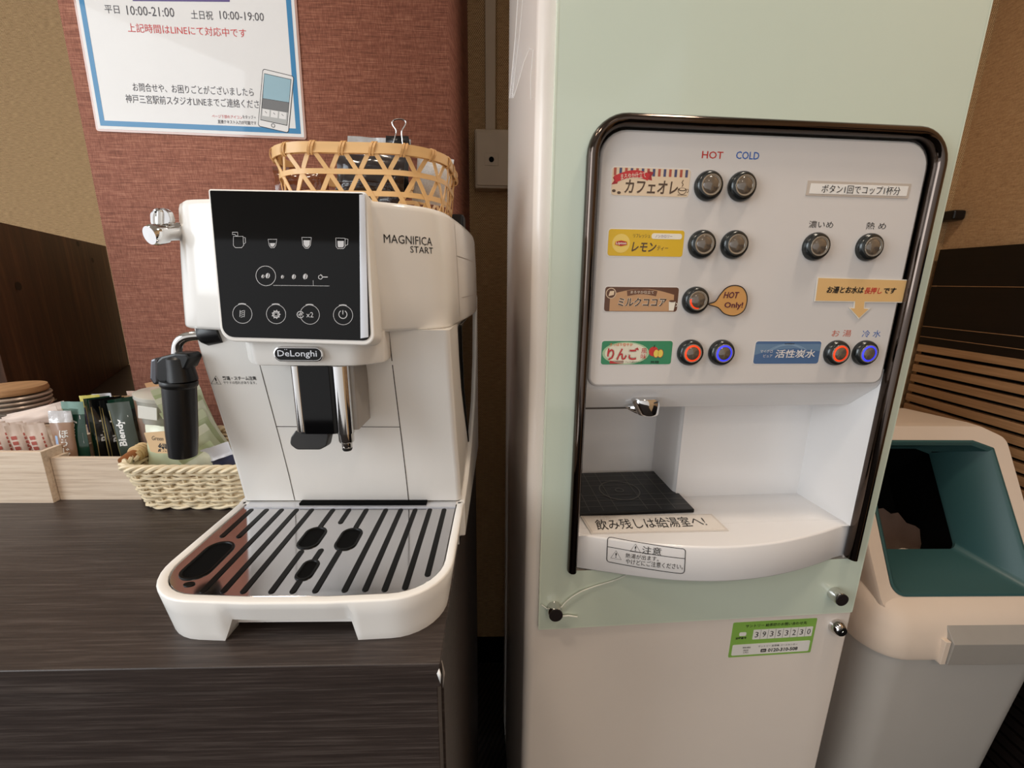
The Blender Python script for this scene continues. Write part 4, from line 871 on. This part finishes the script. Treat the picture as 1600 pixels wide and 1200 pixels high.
for k in range(3):
    x = 410.8+k*13; y = 170.5+k*2.1; b.flat(PW, [PW.px(*p) for p in ((x+.6, y), (x+11.4, y+1.8), (x+10.6, y+12.6), (x-.2, y+10.8))][::-1], PAP, .0016); b.stroke(PW, [PW.px(x+4, y+4), PW.px(x+7, y+7)], .0008, GI, .0017)
c = PW.px(427.5, 196.5); b.stroke(PW, circ(c[0], c[1], .0028, 18), .0008, INK, .0016, True)
b.build('phone_drawing', sh, flip=None)

# ================================================================ LEFT SIDE OF THE COUNTER
# dark board standing at the left
pa = Vector((-1.262, 1.388, 0)); pb = Vector((-.913, .806, 0)); dv = (pb-pa).normalized(); nrm = Vector((-dv.y, dv.x, 0))
if nrm.x > 0: nrm = -nrm
FB = Fr((0, 0, 0), 0); pb2 = pb+dv*.12
b = MB(); b.prism([(p.x, p.y) for p in (pa, pb2, pb2+nrm*.02, pa+nrm*.02)], CT+.0005, CZ+.092, M_board)
for px, py in ((118, 380), (146, 407), (28, 447)): pass
bo = tag(b.build('wooden_board', bevel=.001), 'dark stained wooden board standing upright at the left end of the counter', 'board')
PBd = PL(FB, pa, tuple(dv), (0, 0, 1)); b = MB()
KN = mat('wood_knot', (30, 14, 8), .6)
for px, py, r in ((121.5, 381, .011), (144.5, 406.5, .011), (28.5, 447, .013), (196, 448, .009)):
    u, v = PBd.px(px, py); b.flat(PBd, circ(u, v, r, 16, r*.62), KN, .0004 if PBd.N.dot(-Vector((pa.x, pa.y, 0))) > 0 else -.0004)
b.build('wood_knots', bo, flip=None)
# pale organiser boxes
def obox(x0, y0, x1, y1, h, label, t=.0055):
    r = thing('organiser_box', FM, label, 'box'); b = MB()
    b.box((x0, y0, 0), (x1, y0+t, h), M_pale); b.build('front_board', r, bevel=.0004)
    b = MB(); b.box((x0, y1-t, 0), (x1, y1, h), M_pale); b.build('back_board', r, bevel=.0004)
    for xa in (x0, x1-t): b = MB(); b.box((xa, y0+t, 0), (xa+t, y1-t, h), M_pale); b.build('side_board', r, bevel=.0004)
    b = MB(); b.box((x0+t, y0+t, 0), (x1-t, y1-t, .004), M_pale); b.build('bottom_board', r); return r
q0 = FM.Z(85, 786, 0); q1 = FM.Y(62, 706.5, q0.y); hA = q1.z; xA = q1.x*.5+q0.x*.5; yA = q0.y
q2 = FM.Z(150, 781, 0); yB = q2.y; hB = FM.Y(120, 715.5, yB).z
obox(-.64, yA, xA, yA+.105, hA, 'pale wood organiser box holding paper sugar sachets, at the left edge of the picture')
xB = xA+.0006
obox(xB, yB, FM.Z(226, 793, 0).x-.019, yB+.115, hB, 'pale wood organiser box holding the stick coffee sachets, beside the wicker basket')

def pouch(w, h, t, m, mt=None, crimp=.010, nx=8, nzz=14, wob=.0, seed=0, tw=0):
    """flat sachet, bottom centre at the origin, front towards -y"""
    b = MB(); F = []; K = []
    for j in range(nzz+1):
        z = h*j/nzz; rowf = []; rowk = []
        e = min(1, max(0, min(z-crimp, h-crimp-z)/(h*.22))); e = math.sin(e*PI/2)
        for i in range(nx+1):
            u = -1+2*i/nx; th = t/2*e*math.sqrt(max(0, 1-u*u))*(.85+.15*math.cos(u*3)); wb_ = wob*noise.noise(Vector((u*2.2+seed, z*40, seed)))
            off = tw*(z/h)*u
            x = u*w/2*(1-.06*e); F.append((x, -th-.0002+wb_+off, z)); K.append((x, th+.0002+wb_+off, z))
    n = nx+1; fs = [(j*n+i, j*n+i+1, (j+1)*n+i+1, (j+1)*n+i) for j in range(nzz) for i in range(nx)]; N = len(F)
    fb = [(N+a, N+d, N+c, N+b_) for a, b_, c, d in fs]
    rim = [(i, N+i, N+i+1, i+1) for i in range(nx)]+[(nzz*n+i+1, N+nzz*n+i+1, N+nzz*n+i, nzz*n+i) for i in range(nx)]+[(j*n, (j+1)*n, N+(j+1)*n, N+j*n) for j in range(nzz)]+[(j*n+nx, N+j*n+nx, N+(j+1)*n+nx, (j+1)*n+nx) for j in range(nzz)]
    b.add(F+K, fs+fb+rim, m)
    if mt:  # crimped ends in their own print
        for i, f in enumerate(b.f[:]):
            zc = sum(b.v[k_].z for k_ in f)/len(f)
            if zc > h-crimp*1.1: b.mi[i] = b._m(mt)
    return b
def at_m(x, y, z, lean=0, turn=0, tip=0):
    """placement in the machine's frame -> world matrix"""
    return Matrix.Translation(FM.o)@Matrix.Rotation(R(1.41), 4, 'Z')@Matrix.Translation((x, y, z))@Matrix.Rotation(R(turn), 4, 'Z')@Matrix.Rotation(R(lean), 4, 'Y')@Matrix.Rotation(R(tip), 4, 'X')
SUG = mat('sugar_paper', (216, 198, 186), .6); SUGR = mat('sugar_print', (168, 84, 72), .6)
sug_l = ['paper sugar sachet leaning last on the right, against the box side', 'paper sugar sachet, second from the right in the left box', 'paper sugar sachet, third from the right in the left box', 'paper sugar sachet, fourth from the right in the left box', 'paper sugar sachet, fifth from the right in the left box', 'paper sugar sachet, sixth from the right, at the picture edge', 'plain white sachet at the left picture edge in the left box']
proto = None
for i in range(7):
    px = 75-i*13.5; p = FM.Y(px, 650+i*3.2, yA+.045); lean = -6+i*.3
    if i in (0, 6):
        b = pouch(.020, .088, .007, SUG if i == 0 else mat('white_sachet', (222, 216, 212), .6), wob=.0015, seed=i)
        body = b.build('paper_sachet', angle=60)
        pr = MB(); PLs = PL(Fr((0, 0, 0), 0), (0, -.0040, 0))
        for k in range(6): pr.flat(PLs, rr(-.0052, .036+k*.007, .0055, .0048, .0008, 2), SUGR, 0)
        for k in range(9): pr.flat(PLs, rr(.0045, .032+k*.0052, .0016, .0036, .0003, 1), SUGR, 0)
        if i == 0: wrap_to(pr, body, PLs.N); pr.build('sachet_print', body, flip=None)
        if i == 0: proto = body; o = body
        else: o = body
    else:
        o = proto.copy(); COL.objects.link(o)
        for ch in proto.children: c2_ = ch.copy(); COL.objects.link(c2_); c2_.parent = o
    tag(o, sug_l[i], 'sachet', 'paper sachets in the left organiser box')
    o.matrix_world = at_m(p.x+.008, yA+.030+.006*(i % 2), .0055+.003, lean, 26+3*(i % 3), 0)
for k in range(3):
    b = pouch(.020, .086, .006, SUG, wob=.0015, seed=20+k); o = tag(b.build('paper_sachet', angle=60), ('paper sachet lying flat across the tops of the sugar sachets, frontmost', 'paper sachet lying flat across the sugar sachets, in the middle', 'paper sachet lying flat across the sugar sachets, rearmost')[k], 'sachet', 'paper sachets in the left organiser box')
    p = FM.Y(30+k*6, 657-k*4, yA+.06+.012*k); o.matrix_world = at_m(p.x-.03, yA+.062+.013*k, p.z-.010, 0, 0, 0)@Matrix.Rotation(R(76), 4, 'Y')
# brown stick in a clear-topped sachet
BR = mat('brown_foil', (150, 118, 96), .25, coat=.4, bump=.25, bscale=60); SV = mat('silver_foil', (196, 192, 190), .2, metal=.6, bump=.5, bscale=70)
b = pouch(.026, .108, .008, BR, SV, .011, wob=.002, seed=3); o = b.build('stick_sachet', angle=60)
pr = MB(); PLs = PL(Fr((0, 0, 0), 0), (0, -.0046, 0)); LW = mat('white_print', (226, 226, 224), .4)
pr.textuv(PLs, 'ほ\nう\nじ', .003, .066, .009, .034, LW, bold=.02); pr.flat(PLs, rr(-.006, .070, .004, .012, .001, 2), mat('pale_blue_print', (150, 176, 210), .4), 0); wrap_to(pr, o, PLs.N); pr.build('sachet_print', o, flip=None)
p = FM.Y(98, 700, yB+.02); tag(o, 'brown stick sachet with silver top, leftmost in the right organiser box', 'sachet'); o.matrix_world = at_m(p.x+.002, yB+.018, .0045, 1, 8, -3)
# green and black stick coffee sachets
GRN = mat('dark_green_foil', (22, 62, 48), .18, coat=.6, bump=.35, bscale=60); KK = mat('black_foil', (12, 15, 17), .2, coat=.5, bump=.35, bscale=60); OLV = mat('olive_foil', (56, 66, 56), .3, coat=.4, bump=.3, bscale=50)

GOLD = mat('gold_edge', (176, 160, 104), .3, metal=.4)
def blendy(m, mt, seed):
    b = pouch(.026, .118, .0062, m, mt, .012, wob=.0016, seed=seed); o = b.build('stick_sachet', angle=60)
    pr = MB(); pr.textuv(PLs, 'Blendy', -.0020, .078, .036, .0110, LW, h=.0020, bold=.03, ang=PI/2-.03)
    pr.stroke(PLs, [(.0075, .02), (.0078, .1)], .0007, LW, .0018); pr.stroke(PLs, [(-.0118, .012+.0026*k_) for k_ in range(38)], .0007, GOLD, .0018); wrap_to(pr, o, PLs.N); pr.build('sachet_print', o, flip=None); return o
bl_l = ['green stick coffee sachet with glossy top, nearest the brown sachet', 'dark stick coffee sachet just right of the glossy green one', 'dark stick coffee sachet, third in the row, its print half hidden', 'black stick coffee sachet in the middle of the row', 'black stick coffee sachet with pale edge, right of the middle', 'dark stick coffee sachet with small white print, behind the olive one', 'olive grey stick coffee sachet, rightmost beside the wicker basket']
for i in range(7):
    m_, mt_ = ((GRN, mat('green_foil_top', (120, 148, 138), .15, metal=.5, bump=.6, bscale=50)), (GRN, GRN), (KK, KK), (KK, KK), (KK, KK), (KK, GRN), (OLV, OLV))[i]
    o = blendy(m_, mt_, i+2); px = (121, 135, 147, 158, 169, 181, 205)[i]
    tag(o, bl_l[i], 'sachet', 'stick coffee sachets in the right organiser box')
    p = FM.Y(px+13, 715, yB+.035); turn = (4, 52, 60, 62, 60, 52, 10)[i]
    o.matrix_world = at_m(p.x, yB+.026+(.0 if i in (0, 6) else .020+.004*(i % 2)), .0045, (1, 2, 2, 1, 0, -1, -4)[i], turn, (-3, 0, 0, 0, 0, 0, -3)[i])
bk = [('navy stick sachet with yellow tip standing behind the green sachets', (24, 30, 58), (206, 196, 96), 140, 617), ('silver-tipped stick sachet standing behind the black ones', (30, 30, 44), (196, 196, 200), 158, 615), ('stick sachet with bright yellow tip standing behind the row', (28, 34, 62), (222, 208, 84), 172, 620), ('tan stick sachet standing behind the olive one', (176, 144, 112), (176, 144, 112), 186, 619), ('pale pink ribbed stick sachet at the back near the plastic tub', (206, 178, 162), (214, 190, 176), 206, 612)]
for k, (lb, c1_, c2_, px, py) in enumerate(bk):
    b = pouch(.024, .118, .006, mat('back_sachet_%s' % 'abcde'[k], c1_, .3, coat=.4, bump=.3, bscale=60), mat('back_tip_%s' % 'abcde'[k], c2_, .3, coat=.3), .012, wob=.002, seed=30+k); o = tag(b.build('stick_sachet', angle=60), lb, 'sachet', 'sachets standing at the back of the right organiser box')
    p = FM.Y(px, py, yB+.075+.005*k); o.matrix_world = at_m(p.x+.004, yB+.075+.006*k, p.z-.118, -2, 12-4*k, 0)
# glass jar with a wooden lid
jr = thing('storage_jar', None, 'glass storage jar with a flat wooden lid at the left picture edge', 'jar'); v = FM.ray(31, 640)
jw = FB.hit(24, 640, (0, .648, 0), Vector((0, 1, 0))); jr.location = (jw.x, .648, CT)
jt = FB.Y(24, 604, .648).z-CT; GL = mat('jar_glass', (190, 180, 168), .05, alpha=.35, coat=.8)
b = MB(); b.lathe([(.0001, .0), (.042, 0), (.047, .004), (.047, jt-.055), (.044, jt-.040), (.038, jt-.030), (.038, jt-.018)], (0, 0, .001), (0, 0, 1), GL, 36); b.build('glass_body', jr)
b = MB(); b.lathe([(.0001, 0), (.041, 0), (.0455, .01), (.0455, jt-.075), (.0001, jt-.070)], (0, 0, .003), (0, 0, 1), mat('jar_contents', (92, 70, 50), .8, bump=1, bscale=90, var=.5)); b.build('contents', jr)
b = MB()
for z, r_ in ((jt-.028, .0435), (jt-.021, .0430), (jt-.014, .0440)): b.lathe([(.036, z-.0025), (r_, z-.0022), (r_+.0012, z), (r_, z+.0022), (.036, z+.0025)], (0, 0, 0), (0, 0, 1), mat('lid_metal', (176, 160, 146), .3, metal=.3), 36)
b.build('clamp_rings', jr)
b = MB(); b.lathe([(.0001, jt-.009), (.0420, jt-.009), (.0430, jt-.006), (.0415, jt), (.0001, jt+.0005)], (0, 0, 0), (0, 0, 1), M_slat, 36); b.build('wooden_lid', jr)
b = MB(); b.tube(smooth_path([(.046*math.cos(R(a)), .046*math.sin(R(a)), jt-.034+.006*math.sin(R(a*3))) for a in range(-120, 61, 20)], 3), .0013, CHR, 8); b.tube([(-.012, -.0435, jt-.012), (-.011, -.049, jt-.03), (-.006, -.050, jt-.052), (.004, -.050, jt-.052), (.008, -.049, jt-.03), (.009, -.0435, jt-.012)], .0014, CHR, 8); b.build('wire_clasp', jr)

# ---------------------------------------------------------------- wicker basket
WK = mat('pale_wicker', (228, 211, 178), .55, var=.12, vscale=(60, 60, 60)); wkx = FM.Z(226, 793, 0)
yW = wkx.y-.003; xW0 = wkx.x-.004; xW1 = -.144; hW = FM.Y(270, 729, yW-.006).z
wb2 = thing('wicker_basket', FM, 'pale woven wicker basket of tea bags beside the coffee machine', 'basket')
cxW = (xW0+xW1)/2; wW = xW1-xW0; dW = .125
def wpath(t, z): f = z/hW; return [(p[0], p[1]) for p in rr(cxW-.004*f, yW+dW/2-.0, wW+.022*f, dW+.018*f, .026, 5)]
def arc_pts(P, n):
    P = [Vector(p) for p in P]; P.append(P[0]); ds = [0]
    for a, c in zip(P, P[1:]): ds.append(ds[-1]+(c-a).length)
    out = []; k = 0
    for i in range(n):
        s = ds[-1]*i/n
        while ds[k+1] < s: k += 1
        t = (s-ds[k])/(ds[k+1]-ds[k]); a, c = P[k], P[k+1]; q = a.lerp(c, t); d = (c-a).normalized(); out.append((q, Vector((d.y, -d.x))))
    return out
NST = 30; b = MB(); rows_n = 8
for j in range(rows_n):
    z = .006+(hW-.016)*j/(rows_n-1)
    for s in (0, 1):
        pts = arc_pts(wpath(0, z), NST*6); P = [Vector((q.x+n_.x*.0024*math.cos(PI*i/6+PI*((j)%2)+(PI if s else 0))*1.0, q.y+n_.y*.0024*math.cos(PI*i/6+PI*(j % 2)+(PI if s else 0)), z+.0012*s+.0006*math.sin(i*.9+j*2))) for i, (q, n_) in enumerate(pts)]
        b.tube(P, .00175, WK, 5, closed=True)
for i, (q, n_) in enumerate(arc_pts(wpath(0, .0), NST)):
    q2_ = arc_pts(wpath(0, hW), NST)[i][0]; b.tube([(q.x, q.y, .003), (q2_.x, q2_.y, hW-.003)], .0017, WK, 5)
b.prism(inset(wpath(0, 0), .003), .002, .004, WK); b.build('woven_body', wb2)
b = MB()
for ph in range(3):
    pts = arc_pts(wpath(0, hW), 240); P = [Vector((q.x+n_.x*.0030*math.cos(i*2*PI/16+ph*2*PI/3), q.y+n_.y*.0030*math.cos(i*2*PI/16+ph*2*PI/3), hW-.002+.0030*math.sin(i*2*PI/16+ph*2*PI/3))) for i, (q, n_) in enumerate(pts)]
    b.tube(P, .0026, WK, 6, closed=True)
b.build('braided_rim', wb2)
b = MB()
for ph in range(2):
    pts = arc_pts(wpath(0, 0), 200); P = [Vector((q.x+n_.x*(.001+.0022*math.cos(i*2*PI/20+ph*PI)), q.y+n_.y*(.001+.0022*math.cos(i*2*PI/20+ph*PI)), .0042+.0020*math.sin(i*2*PI/20+ph*PI))) for i, (q, n_) in enumerate(pts)]
    b.tube(P, .0022, WK, 6, closed=True)
b.build('braided_foot', wb2)
hA_ = FM.Y(192, 722, yW+.012); hB_ = FM.Y(232, 700, yW+.05)
b = MB(); b.tube(smooth_path([hA_, hA_.lerp(hB_, .4)+Vector((0, 0, .002)), hB_, hB_+Vector((-.004, .035, -.006))], 5), .0062, mat('brown_leather_handle', (150, 92, 50), .4, var=.2), 12); hd = b.build('handle', wb2)
b = MB(); ax = (hB_-hA_).normalized(); P = []
for i in range(64):
    t = i/63; a = t*2*PI*4; c = hA_.lerp(hB_, .42+.42*t); u = ax.orthogonal().normalized(); w = ax.cross(u); P.append(c+(u*math.cos(a)+w*math.sin(a))*.0078+Vector((0, 0, .0012)))
b.tube(P, .0026, mat('rattan_wrap', (206, 176, 128), .5, var=.1), 6); b.build('rattan_wrap', hd)
# plastic tub, green tea bags and card in the basket
tb = thing('plastic_tub', None, 'frosted clear plastic tub standing in the wicker basket behind the steam wand', 'tub'); c = FM.Y(241, 660, yW+.070)
tb.matrix_world = at_m(c.x, yW+.072, .0)@Matrix.Rotation(R(8), 4, 'Y'); tz0 = FM.Y(241, 664, yW+.06).z; tz1 = FM.Y(240, 612, yW+.07).z
b = MB(); b.lathe([(.0001, tz0), (.0200, tz0), (.0225, tz0+.003), (.0290, tz1-.008), (.0315, tz1-.006), (.0320, tz1-.001), (.0305, tz1), (.0001, tz1-.001)], (0, 0, 0), (0, 0, 1), mat('frosted_plastic', (208, 206, 196), .25, alpha=.82, coat=.3), 36); b.build('tub_body', tb)
b = MB(); b.box((-.012, -.0285, tz0+.014), (.012, -.0270, tz1-.012), mat('tub_label', (222, 220, 212), .3)); b.build('tub_window', tb, bevel=.002)
TG = [mat('green_tea_bag_%s' % 'abc'[k], c_, .35, coat=.3, bump=.5, bscale=45, var=.16) for k, c_ in enumerate(((196, 204, 172), (220, 224, 202), (176, 188, 148)))]
gl_ = ['wrapped green tea bag at the front of the basket, left part', 'wrapped green tea bag fanned second from the front', 'wrapped green tea bag fanned in the middle of the basket', 'wrapped green tea bag fanned near the machine', 'wrapped green tea bag fanned highest, behind the steam wand', 'wrapped green tea bag fanned highest, touching the machine side', 'wrapped green tea bag at the right end of the basket', 'wrapped green tea bag low beside the machine']
for k, (px, py, y, h_, w_, lean, turn) in enumerate(((250, 668, .030, .062, .056, 3, -6), (268, 655, .052, .070, .050, 8, 8), (296, 596, .062, .088, .050, -10, 48), (306, 606, .060, .084, .050, -13, 54), (316, 622, .058, .078, .048, -17, 56), (324, 642, .056, .070, .046, -21, 56), (331, 664, .050, .062, .044, -25, 50), (338, 692, .034, .048, .040, -30, 30))):
    b = pouch(w_, h_, .0055, TG[k % 3], TG[(k+1) % 3], .008, nx=10, nzz=12, wob=.003, seed=50+k); p = FM.Y(px, py, yW+y); z0 = max(.006, p.z-h_)
    o = tag(b.build('tea_bag', angle=50), gl_[k], 'tea bag', 'wrapped green tea bags in the wicker basket'); o.matrix_world = at_m(p.x, yW+y, z0, lean, turn, -4)
b = pouch(.070, .090, .004, mat('kraft_packet', (186, 140, 96), .6, var=.1), None, .006, wob=.003, seed=71); p = FM.Y(268, 593, yW+.094); o = tag(b.build('kraft_packet', angle=60), 'brown kraft packet showing only its top edge behind the tea bags', 'packet'); o.matrix_world = at_m(p.x+.01, yW+.100, p.z-.088, -12, 0, 0)
b = MB(); PC2 = PL(FM, (0, yW+.006, .05), (1, 0, -.05), (0, .22, 1)); cq = [PC2.px(*p) for p in ((227, 693), (258, 689), (300, 699), (296, 722), (247, 724), (236, 722))][::-1]
b.slab(PC2, cq, 0, .0007, mat('kraft_card', (204, 172, 130), .6, var=.05)); b.text(PC2, 'Green', 239, 697.5, 257, 704, INK, .0009, ang=-.02); b.text(PC2, '緑', 248, 708, 263, 722, INK, .0009, bold=.02)
o = tag(b.build('kraft_card', None, flip=None), 'kraft card handwritten Green, tucked behind the front of the wicker basket', 'card'); FM.place(o)
b = pouch(.04, .035, .012, mat('navy_wrapper', (52, 58, 84), .25, coat=.5), mat('white_wrapper', (206, 206, 212), .3), .016, wob=.004, seed=81); p = FM.Y(352, 728, yW+.03); o = tag(b.build('wrapped_sweet', angle=50), 'navy and white wrapper at the basket end against the machine', 'wrapper'); o.matrix_world = at_m(p.x, yW+.030, p.z-.006, -18, 0, 0)

# ================================================================ BAMBOO BASKET ON TOP OF THE MACHINE
BA = mat('split_bamboo', (218, 176, 120), .42, var=.12, vscale=(20, 20, 160), coat=.15); BA2 = mat('bamboo_tie', (204, 158, 102), .45, var=.12)
bs = thing('bamboo_basket', FM, 'open hexagon-weave bamboo basket on top of the coffee machine', 'basket'); zB = zt_+.0017
zR = .4125; bx0, bx1, by0, by1 = -.087, .103, .192, .372; bcx, bcy = (bx0+bx1)/2, (by0+by1)/2
def bpath(z, n=None):
    f = 1-.10*(1-(z-zB)/(zR-zB)); return rr(bcx, bcy, (bx1-bx0)*f, (by1-by0)*f, .058*f, 8)
def ribbon(mb, path, w, m, t=.0011, outw=None):
    """flat strip following a path; outw gives the outward direction at each point"""
    P = [Vector(p) for p in path]; L = []
    for i, p in enumerate(P):
        a = P[max(i-1, 0)]; c = P[min(i+1, len(P)-1)]; d = (c-a).normalized(); o_ = Vector(outw[i]).normalized(); s = d.cross(o_).normalized()
        L.append([p+s*w/2+o_*t/2, p-s*w/2+o_*t/2, p-s*w/2-o_*t/2, p+s*w/2-o_*t/2])
    mb.loft(L, m)
def ringpts(z, n=96, off=0): return [(Vector((q.x+n_.x*off, q.y+n_.y*off, z)), Vector((n_.x, n_.y, 0))) for q, n_ in arc_pts(bpath(z), n)]
b = MB()
for off, w in ((.0022, .0098), (-.0022, .0095)):
    R_ = ringpts(zR-.005, 96, off); R_ = R_+[R_[0]]; ribbon(b, [r[0] for r in R_], w, BA, .0014, [r[1] for r in R_])
b.build('rim_bands', bs, flip=None)
b = MB()
for z in (zR-.026, zR-.046):
    R_ = ringpts(z, 96, .0006); R_ = R_+[R_[0]]; ribbon(b, [r[0] for r in R_], .0050, BA, .0009, [r[1] for r in R_])
b.build('horizontal_bands', bs, flip=None)
b = MB(); N = 21
for k in range(N):
    for sgn in (1, -1):
        P = []; O = []
        for j in range(9):
            t = j/8; z = zR-.003-(zR-.003-zB-.001)*t; rp = ringpts(z, N*12, sgn*.0008+.0004*math.cos(t*9)); i = int(k*12+sgn*t*16) % (N*12)
            P.append(rp[i][0]); O.append(rp[i][1])
        ribbon(b, P, .0044, BA, .0009, O)
b.build('diagonal_strips', bs, flip=None)
rp = ringpts(zR-.005, 21*6)
for k in range(0, 126, 6):
    b = MB()
    for d in (0, 1):
        c, n_ = rp[(k+0) % 126]; c2_ = rp[(k+1) % 126][0]; tdir = (c2_-c).normalized(); loop = []
        for j in range(13):
            a = 2*PI*j/12; loop.append(c+n_*(.0046*math.cos(a))+Vector((0, 0, .0064*math.sin(a)))+tdir*(.0022*math.sin(a)+d*.0030))
        ribbon(b, loop, .0022, BA2, .0007, [(n_*math.cos(2*PI*j/12)+Vector((0, 0, 1))*math.sin(2*PI*j/12)) for j in range(13)])
    b.build('binding_tie', bs, flip=None)
b = MB(); b.prism(inset(bpath(zB), .002), zB, zB+.0012, BA); b.build('base_sheet', bs)
# contents of the bamboo basket
DK = mat('dark_brown_packet', (34, 24, 22), .2, coat=.6, bump=.4, bscale=40); NV = mat('navy_packet', (40, 42, 62), .25, coat=.5)
def put(b, name, px, py, y, h_, lean, turn, tip, lab, cat):
    o = tag(b.build(name, angle=50), lab, cat); p = FM.Y(px, py, y); o.matrix_world = at_m(p.x, y, max(p.z-h_, zB+.0022), lean, turn, tip); return o
b = pouch(.085, .062, .018, DK, NV, .008, nx=12, wob=.005, seed=91); put(b, 'coffee_packet', 570, 226, .250, .062, 4, -8, -8, 'dark brown glossy packet standing in the bamboo basket', 'packet')
b = pouch(.078, .068, .012, mat('black_pouch', (20, 19, 20), .25, coat=.5, bump=.3, bscale=50), mat('silver_pouch_top', (190, 188, 186), .2, metal=.5, bump=.5, bscale=50), .014, nx=10, wob=.003, seed=95); pk = put(b, 'clipped_pouch', 586, 213, .295, .068, 3, -4, -4, 'black pouch with folded silver top under the binder clip, in the bamboo basket', 'pouch')
b = pouch(.050, .055, .010, mat('printed_white_packet', (198, 194, 190), .4, var=.3, vscale=(500, 500, 500)), None, .006, wob=.003, seed=97); put(b, 'white_packet', 668, 244, .300, .055, 12, -20, 0, 'white packet with fine print at the right side of the bamboo basket', 'packet')
b = pouch(.060, .036, .012, mat('amber_film', (120, 66, 40), .15, coat=.8, alpha=.75, bump=.6, bscale=40), None, .005, wob=.006, seed=99); put(b, 'amber_bag', 470, 262, .245, .036, 0, 6, 0, 'crinkled amber plastic bag at the left of the bamboo basket', 'bag')
# binder clip
bc = thing('binder_clip', FM, 'black binder clip with silver wire handle gripping the pouch in the bamboo basket', 'clip')
yC = .283; PCl = PL(FM, (0, yC, 0)); q = [PCl.px(*p) for p in ((603, 212), (638, 216.5), (642, 232), (602, 228))]
b = MB(); zc0, zc1 = q[3][1], q[0][1]; xa, xb = q[0][0], q[1][0]
b.loft([[(x, yC-.004, zc0), (x, yC, zc1), (x, yC+.003, zc1), (x, yC+.009, zc0), (x, yC+.0082, zc0), (x, yC+.0025, zc1-.001), (x, yC+.0008, zc1-.001), (x, yC-.0032, zc0)] for x in (xa, xb)], BLK); b.build('clip_body', bc, angle=30)
hp = [(613, 230), (617, 214), (619, 204), (614, 196), (613, 190), (619, 186.5), (628, 186.5), (634, 190), (632, 197), (628, 204), (628, 214), (630, 230)]
b = MB(); b.tube(smooth_path([FM.Y(px, py, yC-.0052) for px, py in hp], 4), .0007, CHR, 8); b.build('wire_handle', bc)
